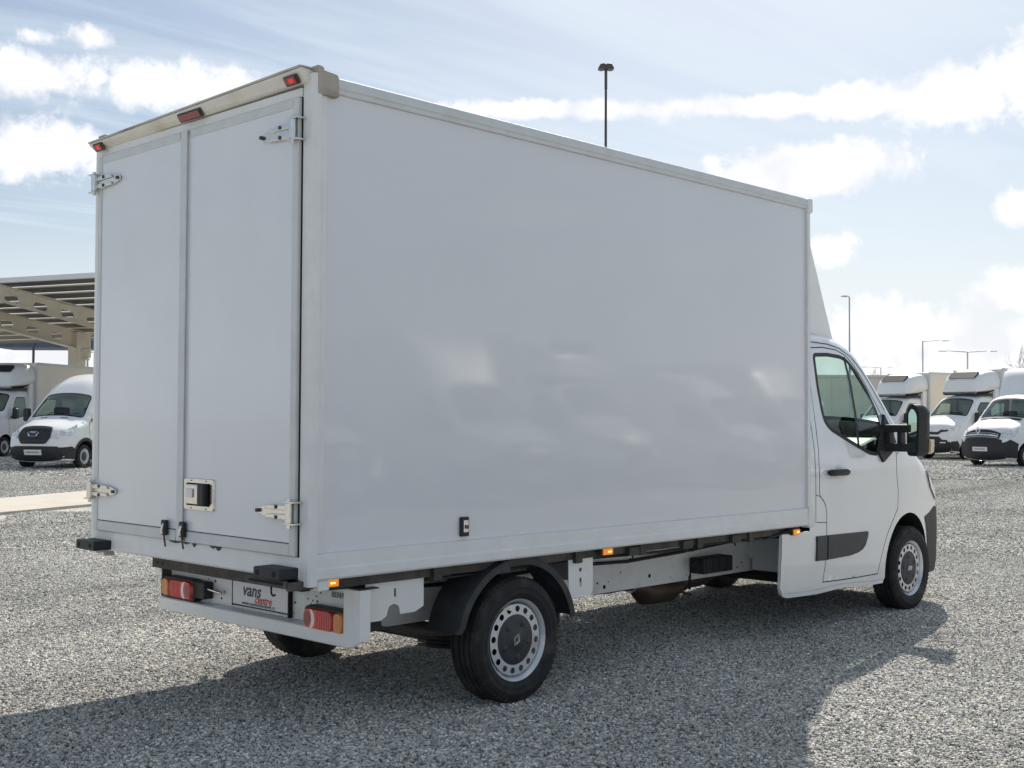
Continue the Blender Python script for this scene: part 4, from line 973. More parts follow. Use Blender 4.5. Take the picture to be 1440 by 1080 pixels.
# mirrors: double arm, tall housing
for sg in (-1, 1):
    bm = bmesh.new(); mp = skM.side(sg, .022); mb = skM.side(sg, 0); P = [(5.70, 1.60), (5.60, 1.42), (5.52, 1.30), (5.60, 1.215), (5.78, 1.30), (5.86, 1.34), (5.80, 1.46)]
    A = [bm.verts.new(mb(*p)) for p in P]; B = [bm.verts.new(mp(*p)) for p in offset(P, -.004)]; n_ = len(P)
    for i in range(n_): bm.faces.new((A[i], A[(i + 1) % n_], B[(i + 1) % n_], B[i]))
    bm.faces.new(B); mr_ = from_bm('door_mirror', bm, BLACKP, T); mr_['label'] = ('right' if sg < 0 else 'left') + ' door mirror on a double arm'
    y0 = skM.y(5.68, 1.4)
    bm = bmesh.new()
    for z, dz in ((1.485, .030), (1.335, .032)):
        prism(bm, [(5.64, z - dz), (5.76, z - dz), (5.78, z), (5.76, z + dz), (5.64, z + dz)], lambda a, b, t: (a - .0 * t, sg * (y0 - .01 + t), b), 0, .235)
    for t0 in (.02, .115): bx(bm, 5.66, 5.74, *sorted((sg * (y0 + t0), sg * (y0 + t0 + .035))), 1.33, 1.49)
    from_bm('mirror_arm', bm, BLACKP, mr_, bevel=.006)
    bm = bmesh.new(); yc = y0 + .30
    hp = roundpoly([(yc - .085, 1.27), (yc + .045, 1.27), (yc + .055, 1.62), (yc + .01, 1.675), (yc - .05, 1.675), (yc - .085, 1.62)], .045, 4)
    k0 = [bm.verts.new((5.63, sg * a, b)) for a, b in hp]; k1 = [bm.verts.new((5.70, sg * a, b)) for a, b in offset(hp, .004)]; k2 = [bm.verts.new((5.755, sg * a, b)) for a, b in offset(hp, -.02)]; k3 = [bm.verts.new((5.775, sg * a, b)) for a, b in offset(hp, -.05)]
    n_ = len(hp)
    for A, B in ((k0, k1), (k1, k2), (k2, k3)):
        for i in range(n_): bm.faces.new((A[i], A[(i + 1) % n_], B[(i + 1) % n_], B[i]))
    bm.faces.new(k3); bm.faces.new(k0[::-1]); from_bm('mirror_housing', bm, BLACKP, mr_, auto=40)
    def toe(o_, a=.42):
        for v in o_.data.vertices:
            x_, y_ = v.co.x - 5.70, v.co.y - sg * yc; c_, s_ = math.cos(a * -sg), math.sin(a * -sg); v.co.x, v.co.y = 5.70 + c_ * x_ + s_ * y_, sg * yc - s_ * x_ + c_ * y_
    toe(mr_.children[-1] if False else [q for q in COL.objects if q.parent == mr_ and q.name.startswith('mirror_housing')][-1])
    gp = roundpoly([(yc - .062, 1.42), (yc + .030, 1.42), (yc + .035, 1.59), (yc + .0, 1.635), (yc - .04, 1.64), (yc - .062, 1.60)], .025, 3)
    bm = bmesh.new(); bm.faces.new([bm.verts.new((5.627, sg * a, b)) for a, b in gp]); toe(from_bm('mirror_glass', bm, MIRR, mr_))
    gp = roundpoly([(yc - .062, 1.30), (yc + .028, 1.30), (yc + .030, 1.385), (yc - .062, 1.385)], .02, 3)
    bm = bmesh.new(); bm.faces.new([bm.verts.new((5.627, sg * a, b)) for a, b in gp]); toe(from_bm('wide_angle_glass', bm, MIRR, mr_))
    bm = bmesh.new(); prism(bm, roundpoly([(yc + .025, 1.285), (yc + .062, 1.30), (yc + .066, 1.40), (yc + .05, 1.40)], .012), lambda a, b, t: (t, sg * a, b), 5.73, 5.79); from_bm('mirror_indicator', bm, mat('cream_indicator_lens', (.62, .50, .36), .25, coat=.5), mr_, bevel=.004)
# wind deflector above the cab
def deflector():
    bm = bmesh.new(); rows = []
    prof = [(5.36, 2.17, .74), (5.22, 2.42, .75), (5.08, 2.68, .76), (4.93, 2.92, .78), (4.80, 3.04, .80)]
    for x, z, w_ in prof:
        row = []
        for k in range(17):
            t = k / 8 - 1; tt = abs(t)**3; row.append(bm.verts.new((x - .03 - .05 * tt, t * w_, z - .02 * tt)))
        rows.append(row)
    for i in range(len(rows) - 1):
        for k in range(16): bm.faces.new((rows[i][k], rows[i][k + 1], rows[i + 1][k + 1], rows[i + 1][k]))
    d = from_bm('wind_deflector', bm, PAINTB, T, smooth=True)
    for sg in (-1, 1):
        bm = bmesh.new()
        A = [rows_ for rows_ in prof]
        e = [(x - .08, sg * w_, z - .02) for x, z, w_ in prof]
        P = [bm.verts.new(q) for q in e] + [bm.verts.new((4.50, sg * .80, 3.02))] + [bm.verts.new((4.50, sg * .74, 2.18))]
        bm.faces.new(P); from_bm('deflector_side', bm, PAINTB, d)
    return d
deflector()

# ------------------------------------------------------------------ vehicles parked around the yard
def chart_part(name, m, par, poly, fmap, h=.12, extra=()):
    bm = bmesh.new(); chart(bm, poly, [], h, fmap, extra); return from_bm(name, bm, m, par, smooth=True)
def both(poly): return [poly, [(-a, b) for a, b in poly]]
def small_wheel(t, x, y, right, R, spin=0): return wheel(t, x, y, right, R, True, spin)
def parked(kind, obj_name, label, cat, loc, rz, group=None, scale=1.):
    t = thing(obj_name, label, cat, loc, rz, group, scale)
    BW = ([.2, .4, .7, 1.2, 1.5, 1.9, 2.3, 2.75], [.94, .97, .99, .99, .955, .89, .85, .80])
    if kind == 'tall_van_a':       # low cab, wind deflector and box body
        prof = [(.74, .25, .12, .12), (.84, .45, .15, .16), (.86, .75, .16, .2), (.80, .98, .17, .2), (.58, 1.17, .15, .16), (.25, 1.30, .12, .12), (.0, 1.41, .10, .10), (-.06, 1.46, .10, .08), (-.36, 1.80, .14, .09), (-.62, 2.08, .13, .10),
                (-.80, 2.18, .08, .14), (-1.02, 2.225, .05, .13), (-1.35, 2.24, .03, .12), (-1.62, 2.24, .03, .12)]
        L, rear_ax, R = -1.62, -4.35, .345
    elif kind == 'unused':       # wide chrome-lined grille, stepped high roof
        prof = [(.74, .25, .12, .12), (.84, .45, .15, .16), (.86, .75, .16, .2), (.80, .98, .17, .2), (.58, 1.17, .15, .16), (.25, 1.30, .12, .12), (.0, 1.41, .10, .10), (-.06, 1.46, .10, .08), (-.36, 1.80, .14, .09), (-.62, 2.08, .13, .10),
                (-.74, 2.28, .12, .14), (-.96, 2.62, .10, .2), (-1.28, 2.84, .06, .2), (-2.2, 2.90, .04, .18), (-5.2, 2.90, .03, .18)]
        L, rear_ax, R = -5.2, -4.0, .345
    elif kind == 'tall_van_b':     # hexagonal dark grille, swept headlamps
        prof = [(.80, .25, .10, .12), (.90, .45, .14, .16), (.92, .70, .16, .2), (.86, .95, .17, .2), (.66, 1.09, .15, .16), (.30, 1.23, .12, .12), (.0, 1.34, .12, .10), (-.08, 1.39, .12, .08), (-.45, 1.76, .16, .09), (-.78, 2.08, .14, .10),
                (-.92, 2.22, .12, .14), (-1.2, 2.45, .10, .2), (-1.7, 2.66, .07, .2), (-2.4, 2.74, .04, .18), (-5.2, 2.75, .03, .18)]
        L, rear_ax, R = -5.2, -3.75, .345
    else:                          # low cab in front of a box body
        prof = [(.72, .30, .10, .12), (.82, .5, .14, .15), (.84, .85, .16, .18), (.78, 1.10, .16, .18), (.60, 1.25, .14, .14), (.25, 1.38, .12, .12), (.02, 1.48, .10, .10), (-.04, 1.54, .10, .08), (-.36, 1.88, .13, .09), (-.66, 2.18, .12, .10),
                (-.78, 2.26, .08, .12), (-1.0, 2.32, .05, .12), (-1.66, 2.34, .03, .12)]
        L, rear_ax, R = -1.66, -3.9, .36
    sk = Skin(prof, BW, ([-9, 0, .3, .6, .9], [1, 1, .97, .93, .88]), .10)
    A1 = ellipse_arch(0, .36, .44, .44, 196, -14, 14)
    if kind != 'tall_van_b': low = [(L, .45), (L + .05, .36), (-.45, .34)] + A1[1:] + [(.47, .25)]
    else: low = [(L, .5), (rear_ax - .42, .42)] + ellipse_arch(rear_ax, .36, .44, .44, 180, 0, 12) + [(-.43, .34)] + A1[1:] + [(.47, .25)]
    zw0, zw1 = {'box_cab': (1.58, 2.16), 'tall_van_a': (1.50, 2.05), 'tall_van_b': (1.42, 2.06)}[kind]
    scr = roundpoly([(-.83, zw0), (.83, zw0), (.72, zw1), (-.72, zw1)], .08, 2)
    if kind == 'box_cab': win = [(-1.30, 2.10), (-1.30, 1.50), (-1.05, 1.42), (-.55, 1.32), (-.36, 1.36), (-.42, 1.50), (-.62, 1.90), (-.78, 2.10)]
    elif kind == 'tall_van_a': win = [(-1.36, 2.02), (-1.40, 1.52), (-1.28, 1.45), (-.65, 1.28), (-.42, 1.32), (-.44, 1.50), (-.72, 1.86), (-.92, 2.02)]
    else: win = [(-1.45, 2.0), (-1.45, 1.42), (-1.3, 1.36), (-.55, 1.22), (-.35, 1.28), (-.42, 1.45), (-.76, 1.84), (-.98, 2.0)]
    body = build_shell(t, sk, low, [], None, [win], .10, PAINTB, GLASSB, scr)
    body.name = 'body' if kind == 'tall_van_b' else 'cab_body'
    for sg in (-1, 1):
        bm = bmesh.new(); s0 = [bm.verts.new(sk.side(sg, -.003)(a, b)) for a, b in A1]; s1 = [bm.verts.new((a, sg * .5, b)) for a, b in A1]
        for i in range(len(A1) - 1): bm.faces.new((s0[i], s0[i + 1], s1[i + 1], s1[i]))
        from_bm('wheel_arch_liner', bm, DARK, t, smooth=True)
        bm = bmesh.new(); xr = win[1][0] - .07
        ribbon(bm, dens([(xr + .02, 2.1), (xr, 1.5), (xr, 1.0), (xr, .45), (-.50, .42), (-.42, .65), (-.2, .84), (-.16, 1.2), (-.2, 1.36)], .1, False), .012, sk.side(sg, .004)); from_bm('door_seam', bm, DARK, t)
        chart_part('door_handle', BLACKP, t, [(xr + .06, 1.14), (xr + .26, 1.14), (xr + .26, 1.18), (xr + .06, 1.18)], sk.side(sg, .02))
        # mirror
        bm = bmesh.new(); y0 = sk.y(-.36, 1.4)
        prism(bm, roundpoly([(y0 + .06, 1.32), (y0 + .24, 1.34), (y0 + .24, 1.70), (y0 + .08, 1.72)], .05, 3), lambda a, b, q: (q, sg * a, b), -.42, -.26); m_ = from_bm('door_mirror', bm, BLACKP, t, bevel=.02)
        box('mirror_arm', BLACKP, m_, -.40, -.30, sg * (y0 - .03), sg * (y0 + .10), 1.36, 1.42, bevel=.01)
    small_wheel(t, 0, -.86, True, R, .4); small_wheel(t, 0, .86, False, R, .1); small_wheel(t, rear_ax, -.86, True, R); small_wheel(t, rear_ax, .86, False, R)
    box('engine_bay', DARK, t, -.40, .60, -.45, .45, .30, .95, bevel=.02)
    box('cab_floor', DARK, t, L + .1 if kind != 'tall_van_b' else -4.9, -.45, -.85, .85, .36, .42, bevel=0)
    box('dashboard', DASH, t, -.42, .0, -.80, .80, 1.02, zw0 - .16, bevel=.05)
    for yy in (-.5, .5): box('seat', SEAT, t, -1.20, -1.05, yy - .24, yy + .24, .9, 1.75, bevel=.05)
    if kind != 'box_cab': box('bulkhead', PAINTB, t, -1.60, -1.57, -.78, .78, .45, 2.0, bevel=0)
    else: box('bulkhead', PAINTB, t, -1.65, -1.62, -.78, .78, .5, 2.2, bevel=0)
    fy = sk.front_yz; sd_ = lambda sg, o: sk.side(sg, o)
    if kind == 'tall_van_a':
        chart_part('bumper', BLACKP, t, [(-.85, .27), (.85, .27), (.85, .80), (.60, .84), (-.60, .84), (-.85, .80)], fy(.010))
        gr = chart_part('grille', BLACKP, t, [(-.60, .88), (-.54, .82), (.54, .82), (.60, .88), (.62, 1.0), (.2, 1.03), (-.2, 1.03), (-.62, 1.0)], fy(.022))
        bb = box('box_body', PANEL, t, -6.0, -1.66, -1.05, 1.05, .80, 3.14, bevel=.02)
        for sg in (-1, 1):
            for z0_, z1_ in ((.79, .90), (3.06, 3.15)): box('edge_rail', SEALG, bb, -6.0, -1.65, sg * 1.02, sg * 1.064, z0_, z1_, bevel=.003)
            box('corner_profile', SEALG, bb, -1.70, -1.64, sg * 1.0, sg * 1.066, .905, 3.055, bevel=.01)
        bm = bmesh.new(); rows = []
        for x, z, w_ in ((-.84, 2.17, .76), (-1.0, 2.42, .82), (-1.15, 2.66, .88), (-1.30, 2.88, .93), (-1.44, 3.06, .97), (-1.62, 3.13, .99)):
            rows.append([bm.verts.new((x - .05 * abs(k / 6 - 1)**6, (k / 6 - 1) * w_, z - .03 * abs(k / 6 - 1)**3)) for k in range(13)])
        for i in range(len(rows) - 1):
            for k in range(12): bm.faces.new((rows[i][k], rows[i][k + 1], rows[i + 1][k + 1], rows[i + 1][k]))
        for k in (0, 12): bm.faces.new([r_[k] for r_ in rows] + [bm.verts.new((-1.62, (k / 6 - 1) * .8, 2.2))])
        from_bm('wind_deflector', bm, PAINTB, t, auto=50)
        for yy in (-.42, .42): box('chassis_rail', PAINTC, t, -5.8, -1.0, yy - .03, yy + .03, .46, .68, bevel=.01)
        for z in (.86, .905, .95): chart_part('grille_bar', CHROME, gr, [(-.56, z), (.56, z), (.56, z + .012), (-.56, z + .012)], fy(.032))
        e = .001
        dm = bpy.data.objects.new('diamond_emblem', DI); COL.objects.link(dm); dm.parent = gr; dm.location = fy(.0)(0, .975) + Vector((.02, 0, 0)); dm.rotation_euler = (0, 0, rad(90)); dm.scale = (3.4, 1, 3.4)
        dm.location = fy(.10)(0, .975)
        for P in both([(.64, .86), (.90, .90), (.90, 1.16), (.74, 1.14), (.62, 1.03)]): chart_part('headlight', LAMPG, t, P, fy(.014), .06)
        for sg in (-1, 1):
            chart_part('headlight_corner', LAMPG, t, corner_poly(sk, .90, 1.16, [(.50, 1.19), (.38, 1.19), (.44, 1.08), (.64, .92)]), sk.side(sg, .012), .06, sk.extra)
            chart_part('bumper_corner', BLACKP, t, corner_poly(sk, .27, .80, [(.74, .85), (.60, .80), (.42, .72), (.44, .60), (.43, .27)]), sk.side(sg, .010), .08, sk.extra)
        chart_part('wiper_cowl', BLACKP, t, [(-.72, 1.40), (.72, 1.40), (.74, 1.47), (-.74, 1.47)], fy(.008)); zp = .56
    elif kind == 'tall_van_b':
        chart_part('bumper', BLACKP, t, [(-.85, .27), (.85, .27), (.85, .64), (-.85, .64)], fy(.010))
        gr = chart_part('grille', BLACKP, t, roundpoly([(-.38, .70), (.38, .70), (.50, .88), (.44, 1.06), (-.44, 1.06), (-.50, .88)], .05, 3), fy(.020))
        for z in (.76, .84, .98): chart_part('grille_bar', GREYP, gr, [(-.40, z), (.40, z), (.40, z + .02), (-.40, z + .02)], fy(.034))
        bm = bmesh.new(); chart(bm, [(-.0 + .17 * math.cos(k * math.pi / 12), .90 + .042 * math.sin(k * math.pi / 12)) for k in range(24)], [], .1, fy(.040)); ov = from_bm('oval_badge', bm, CHROME, gr)
        bm = bmesh.new(); chart(bm, [(.155 * math.cos(k * math.pi / 12), .90 + .034 * math.sin(k * math.pi / 12)) for k in range(24)], [], .1, fy(.044)); from_bm('badge_field', bm, mat('blue_badge', (.02, .03, .08), .3), gr)
        pc = fy(.048)(0, .893); text('badge_lettering', 'Ford', CHROME, gr, .075, pc, (0, 1, 0), (-.1, 0, 1), .001, .2)
        for P in both([(.56, .84), (.70, .84), (.90, .90), (.90, 1.13), (.66, 1.06), (.56, .96)]): chart_part('headlight', LAMPG, t, P, fy(.014), .06)
        for sg in (-1, 1):
            chart_part('headlight_corner', LAMPG, t, corner_poly(sk, .88, 1.13, [(.46, 1.20), (.30, 1.25), (.40, 1.12), (.62, .94)]), sk.side(sg, .012), .06, sk.extra)
            chart_part('bumper_corner', BLACKP, t, corner_poly(sk, .27, .64, [(.60, .64), (.44, .56), (.43, .27)]), sk.side(sg, .010), .08, sk.extra)
            chart_part('bonnet_vent', BLACKP, t, [(sg * .20, 1.335), (sg * .42, 1.335), (sg * .44, 1.36), (sg * .22, 1.36)], fy(.008))
            bm = bmesh.new(); ribbon(bm, ellipse_arch(0, .36, .475, .475, 190, -6, 14), .09, sk.side(sg, .012)); from_bm('arch_trim', bm, BLACKP, t, smooth=True)
        zp = .50
    else:
        chart_part('bumper', BLACKP, t, [(-.85, .31), (.85, .31), (.85, .72), (.54, .74), (.44, .84), (-.44, .84), (-.54, .74), (-.85, .72)], fy(.010))
        gr = chart_part('grille', BLACKP, t, [(-.80, 1.06), (-.50, .98), (-.40, .90), (.40, .90), (.50, .98), (.80, 1.06), (.80, 1.10), (.48, 1.04), (.36, .965), (-.36, .965), (-.48, 1.04), (-.80, 1.10)], fy(.020))
        for P in both([(.52, 1.04), (.90, 1.09), (.90, 1.19), (.54, 1.13)]): chart_part('headlight', LAMPG, t, P, fy(.016), .06)
        for P in both([(.46, .62), (.66, .62), (.66, .66), (.46, .66)]): chart_part('daytime_lamp', LAMPG, t, P, fy(.018), .06)
        for sg in (-1, 1):
            chart_part('headlight_corner', LAMPG, t, corner_poly(sk, 1.08, 1.19, [(.52, 1.22), (.36, 1.25), (.42, 1.15), (.62, 1.06)]), sk.side(sg, .012), .06, sk.extra)
            chart_part('bumper_corner', BLACKP, t, corner_poly(sk, .31, .72, [(.55, .70), (.45, .56), (.44, .31)]), sk.side(sg, .010), .08, sk.extra)
        zp = .56
        # box body with a rounded refrigeration fairing over the cab
        bw, bz0, bz1, bl0, bl1 = 1.08, .95, 3.36, -1.74, -6.0
        bb = box('box_body', BOXSIDE, t, bl1, bl0, -bw, bw, bz0, bz1, bevel=.03)
        for sg in (-1, 1):
            box('edge_rail', SEALG, bb, bl1, bl0 + .004, sg * (bw - .03), sg * (bw + .012), bz0 - .01, bz0 + .09, bevel=.003); box('edge_rail', SEALG, bb, bl1, bl0 + .004, sg * (bw - .04), sg * (bw + .012), bz1 - .08, bz1 + .012, bevel=.003)
            box('corner_profile', SEALG, bb, bl0 - .06, bl0 + .012, sg * (bw - .06), sg * (bw + .014), bz0 + .09, bz1 - .08, bevel=.01)
        rows = []; bm = bmesh.new()
        for x, z0, z1, w_, wt in ((-1.73, 2.44, 3.30, 1.02, .80), (-1.45, 2.44, 3.30, 1.0, .78), (-1.20, 2.45, 3.25, .95, .74), (-.95, 2.46, 3.12, .87, .66), (-.78, 2.48, 2.92, .80, .62), (-.70, 2.50, 2.70, .74, .60)):
            row = [(x, -w_, z0 + .30 * abs(x + .70)), (x, -w_ * .97, z1 - .30), (x, -(w_ + wt) / 2, z1 - .09), (x, -wt * .8, z1 + .0), (x, 0, z1 + .03), (x, wt * .8, z1 + .0), (x, (w_ + wt) / 2, z1 - .09), (x, w_ * .97, z1 - .30), (x, w_, z0 + .30 * abs(x + .70)), (x, w_ * .8, z0), (x, -w_ * .8, z0)]
            rows.append([bm.verts.new(p) for p in row])
        for i in range(5):
            for k in range(11): bm.faces.new((rows[i][k], rows[i][(k + 1) % 11], rows[i + 1][(k + 1) % 11], rows[i + 1][k]))
        bm.faces.new(rows[-1]); bmesh.ops.subdivide_edges(bm, edges=bm.edges[:], cuts=1, smooth=.6, use_grid_fill=True)
        fa = from_bm('cooling_fairing', bm, PAINTB, t, auto=60)
        bm = bmesh.new(); prism(bm, roundpoly([(-.62, 3.14), (-.58, 3.00), (.58, 3.00), (.62, 3.14), (.54, 3.25), (-.54, 3.25)], .04, 2), lambda a, b, q: (-.945 + q - (b - 3.1) * 1.1, a, b), -.05, .06); gl = from_bm('cooling_grille', bm, BLACKP, fa, bevel=.01)
        for k in range(4): box('grille_slat', GREYP, gl, -.925 - k * .05, -.865 - k * .05, -.52, .52, 3.03 + k * .045, 3.045 + k * .045, bevel=0)
        bm = bmesh.new(); prism(bm, [(-.74, 2.46), (-1.2, 2.52), (-1.60, 2.70), (-1.60, 2.60), (-1.2, 2.42), (-.78, 2.38)], lambda a, b, q: (a, q * (.55 + .30 * abs(a)), b), -.93, .93); from_bm('fairing_gap', bm, DARK, t)
        for sg in (-1, 1): box('gap_panel', PAINTB, t, -1.73, -1.48, sg * .84, sg * .985, .60, 2.62, bevel=.04)
        for yy in (-.42, .42): box('chassis_rail', DARKM, t, -5.4, -1.0, yy - .04, yy + .04, .60, .80, bevel=.01)
        for sg in (-1, 1): box('side_guard_rail', GREYP, t, -3.2, -1.5, sg * .98, sg * 1.02, .52, .64, bevel=.01)
        box('fuel_tank', BLACKP, t, -2.8, -1.7, .45, .92, .38, .80, bevel=.05)
    pp = chart_part('number_plate', PLATE, t, [(-.26, zp - .055), (.26, zp - .055), (.26, zp + .055), (-.26, zp + .055)], fy(.026), .3)
    text('plate_lettering', 'VANS CENTRE' if kind != 'tall_van_b' else 'VANS CENTRE', NAVY, pp, .062, fy(.034)(0, zp - .02), (0, 1, 0), (0, 0, 1), .001)
    for yy in (-.3, .35):
        tubes('wiper', BLACKP, t, [fy(.03)(yy, zw0 - .02), fy(.035)(yy + .18, zw0 + .05), fy(.03)(yy + .5 if yy < 0 else yy + .3, zw0 + .08)], .012, 6)
    return t
def spot(d, r): return gnd(d, r)
def at_px(px, d): return gnd(d, (px - 720) / 1712.7 * d)
def place(t, hd, anchor, world):      # put the local point `anchor` of a vehicle at a world point
    a = rad(hd); s_ = t.scale[0]; x = world.x - s_ * (math.cos(a) * anchor[0] - math.sin(a) * anchor[1]); y = world.y - s_ * (math.sin(a) * anchor[0] + math.cos(a) * anchor[1])
    t.location = (x, y, gz((Vector((x, y)) - c2).dot(fr))); t.rotation_euler = (0, 0, a)
ROW = 'white vans and trucks parked at the far side of the yard'
va = parked('tall_van_a', 'parked_box_truck', 'white box truck with diamond-badged chrome grille and wind deflector at the right edge', 'truck', (0, 0, 0), 0, ROW)
place(va, 165, (.9, 0), at_px(1381, 38.0))
vb = parked('tall_van_b', 'parked_van', 'white high-roof van with hexagonal black grille, half hidden behind the near truck', 'van', (0, 0, 0), 0, ROW, .975)
place(vb, 212, (.9, 0), at_px(52, 33.2))
da = parked('box_cab', 'refrigerated_truck', 'white refrigerated box truck standing directly left of the diamond-badged truck', 'truck', (0, 0, 0), 0, ROW)
place(da, 165, (.85, 0), at_px(1309, 44.4))
db = copy_tree(da); db['label'] = 'white refrigerated box truck seen just behind the cab and mirror of the near truck'; place(db, 165, (.85, 0), at_px(1214, 48.3))
dc = copy_tree(da); dc['label'] = 'white box truck at the far left edge, parked behind the van with the hexagonal grille'; place(dc, 214, (-1.74, 1.08), at_px(52, 44))
# the row behind the photographer, mirrored faintly in the glossy side panel
MIRR_L = ('diamond-badged truck nearest the rear of the truck, seen only mirrored in its side panel', 'hexagonal-grille van mirrored in the rear third of the side panel', 'diamond-badged truck mirrored in the middle of the side panel', 'refrigerated truck mirrored right of the middle of the side panel', 'hexagonal-grille van mirrored in the front part of the side panel', 'diamond-badged truck mirrored nearest the cab in the side panel')
for k, (src, x, y, hd) in enumerate(((va, 4.6, -11.5, 92), (vb, 8.4, -12.3, 88), (va, 12.4, -12.0, 95), (da, 16.6, -13.0, 90), (vb, 21.2, -12.4, 86), (va, 26.0, -13.5, 93))):
    c_ = copy_tree(src); c_['label'] = MIRR_L[k]; c_['group'] = 'vehicles mirrored in the side panel'
    c_.location = (x, y, 0); c_.rotation_euler = (0, 0, rad(hd))

# ------------------------------------------------------------------ solar carport at the left
uu = Vector((.912, -.410)); vv = Vector((.410, .912))      # (right, forward) axes of the carport
D0, R0 = 50., (101 - 720) / 1712.7 * 50
def cp(s, t_, z): r = R0 + s * uu.x + t_ * vv.x; d = D0 + s * uu.y + t_ * vv.y; q = gnd(d, r); return Vector((q.x, q.y, z))
Z0, SL = 4.766, .112
canopy = thing('solar_carport', 'cream steel carport roofed with solar panels, rising above the parked trucks at the left', 'carport', tuple(cp(0, 0, 0)))
def cpart(name, bm, m, bev=0, par=None):
    o = from_bm(name, bm, m, None, bevel=bev); o.parent = par or canopy; o.matrix_parent_inverse = Matrix.Translation(-canopy.location); return o
def beam(s):
    bm = bmesh.new(); dz = lambda t_: .34 + .0 * t_
    top = lambda t_: Z0 - SL * t_ + .34; bot = lambda t_: Z0 - SL * t_ - (.36 - .02 * t_ * 0)
    T0, T1 = -8.1, 1.0
    outer = [(T0, bot(T0) + .25), (T1, bot(T1)), (T1, top(T1)), (T0, top(T0))]; hs = []
    for k in range(6):
        t_ = -7.3 + k * 1.28; zc_ = Z0 - SL * t_
        hs.append([(t_ - .34, zc_ + .02), (t_ - .24, zc_ - .12 - .0), (t_ + .24, zc_ - .15), (t_ + .34, zc_ - .05), (t_ + .24, zc_ + .10), (t_ - .24, zc_ + .13)])
    chart(bm, outer, hs, .6, lambda a, b: cp(s, a, b)); bmesh.ops.recalc_face_normals(bm, faces=bm.faces); bmesh.ops.solidify(bm, geom=bm.faces[:], thickness=.03)
    b_ = cpart('beam', bm, CREAM)
    for f_, w_ in ((top, .03), (bot, -.03)):
        bm = bmesh.new(); P = [cp(s + q, t_, f_(t_) + (0.25 * (t_ == T0) if f_ is bot else 0) + e) for t_ in (T0, T1) for q in (-.16, .16) for e in (0, w_)]
        V_ = [bm.verts.new(p) for p in P]
        for f in ((0, 1, 3, 2), (4, 6, 7, 5), (0, 4, 5, 1), (2, 3, 7, 6), (0, 2, 6, 4), (1, 5, 7, 3)): bm.faces.new([V_[i] for i in f])
        o = cpart('flange', bm, CREAM, 0, b_); o.matrix_parent_inverse = b_.matrix_world.inverted() if False else Matrix.Identity(4)
    return b_
def col_(s):
    bm = bmesh.new(); P = [cp(s + a, b, z) for z in (0, Z0 + .30) for a in (-.25, .25) for b in (.0, .5)]
    V_ = [bm.verts.new(p) for p in P]
    for f in ((0, 1, 3, 2), (4, 6, 7, 5), (0, 4, 5, 1), (2, 3, 7, 6), (0, 2, 6, 4), (1, 5, 7, 3)): bm.faces.new([V_[i] for i in f])
    cpart('column', bm, CREAM, .02)
for s_ in (0, 4.3): beam(s_); col_(s_)
def slabcp(s0, s1, t0, t1, z_off, th):
    bm = bmesh.new(); P = [cp(s, t_, Z0 - SL * t_ + z_off + e) for s in (s0, s1) for t_ in (t0, t1) for e in (0, th)]
    V_ = [bm.verts.new(p) for p in P]
    for f in ((0, 1, 3, 2), (4, 6, 7, 5), (0, 4, 5, 1), (2, 3, 7, 6), (0, 2, 6, 4), (1, 5, 7, 3)): bm.faces.new([V_[i] for i in f])
    return bm
pv = None
for i in range(11):
    t_ = -7.9 + i * 1.0
    cpart('purlin', slabcp(-9, 10, t_ - .05, t_ + .04, .455, .03), CREAM)
    for k in range(11):
        s_ = -9 + k * 1.72
        cpart('solar_panel', slabcp(s_, s_ + 1.67, t_ + .10, t_ + .90, .49, .03), PVBACK)
cpart('roof_edge', slabcp(-9, 10, -8.02, -7.92, .40, .16), mat('pale_edge_flashing', (.70, .71, .72), .35))
# distant blue-grey building front behind the carport, on posts
fb = thing('filling_station_roof', 'blue-grey flat roof band on posts far behind the carport', 'roof', tuple(at_px(60, 85)))
def world_box(name, m, par, d0, d1, r0, r1, z0, z1, bev=0):
    bm = bmesh.new(); V_ = [bm.verts.new(Vector((*(c2 + fr * d + rt * r), z))) for d in (d0, d1) for r in (r0, r1) for z in (z0, z1)]
    for f in ((0, 1, 3, 2), (4, 6, 7, 5), (0, 4, 5, 1), (2, 3, 7, 6), (0, 2, 6, 4), (1, 5, 7, 3)): bm.faces.new([V_[i] for i in f])
    o = from_bm(name, bm, m, None, bevel=bev)
    if par: o.parent = par; o.matrix_parent_inverse = Matrix.Translation(par.location).inverted() if par.type == 'EMPTY' else Matrix.Identity(4)
    return o
ra = (0 - 720) / 1712.7 * 85
for k in range(9): world_box('cladding_panel', BAND, fb, 85, 85.3, ra - 4 + k * 1.6, ra - 4 + k * 1.6 + 1.56, 6.45, 7.9)
world_box('roof_slab', BAND, fb, 85.31, 97, ra - 4, ra + 10.4, 6.9, 7.6)
for k in (0, 5.5, 10.2): world_box('post', POLED, fb, 85.5, 85.65, ra - 3.5 + k, ra - 3.37 + k, 0.2, 6.89)
# floodlight beside the column
fl = thing('floodlight', 'small cream floodlight on a thin pole beside the carport column', 'floodlight', tuple(at_px(122, 49)))
rf = (121 - 720) / 1712.7 * 49
world_box('pole', CREAM, fl, 49, 49.06, rf, rf + .06, .2, 4.0); world_box('lamp_head', CREAM, fl, 48.9, 49.2, rf - .22, rf + .12, 3.95, 4.35, .04); world_box('lamp_shield', CREAM, fl, 48.8, 49.25, rf - .18, rf + .05, 3.86, 3.93, .01)

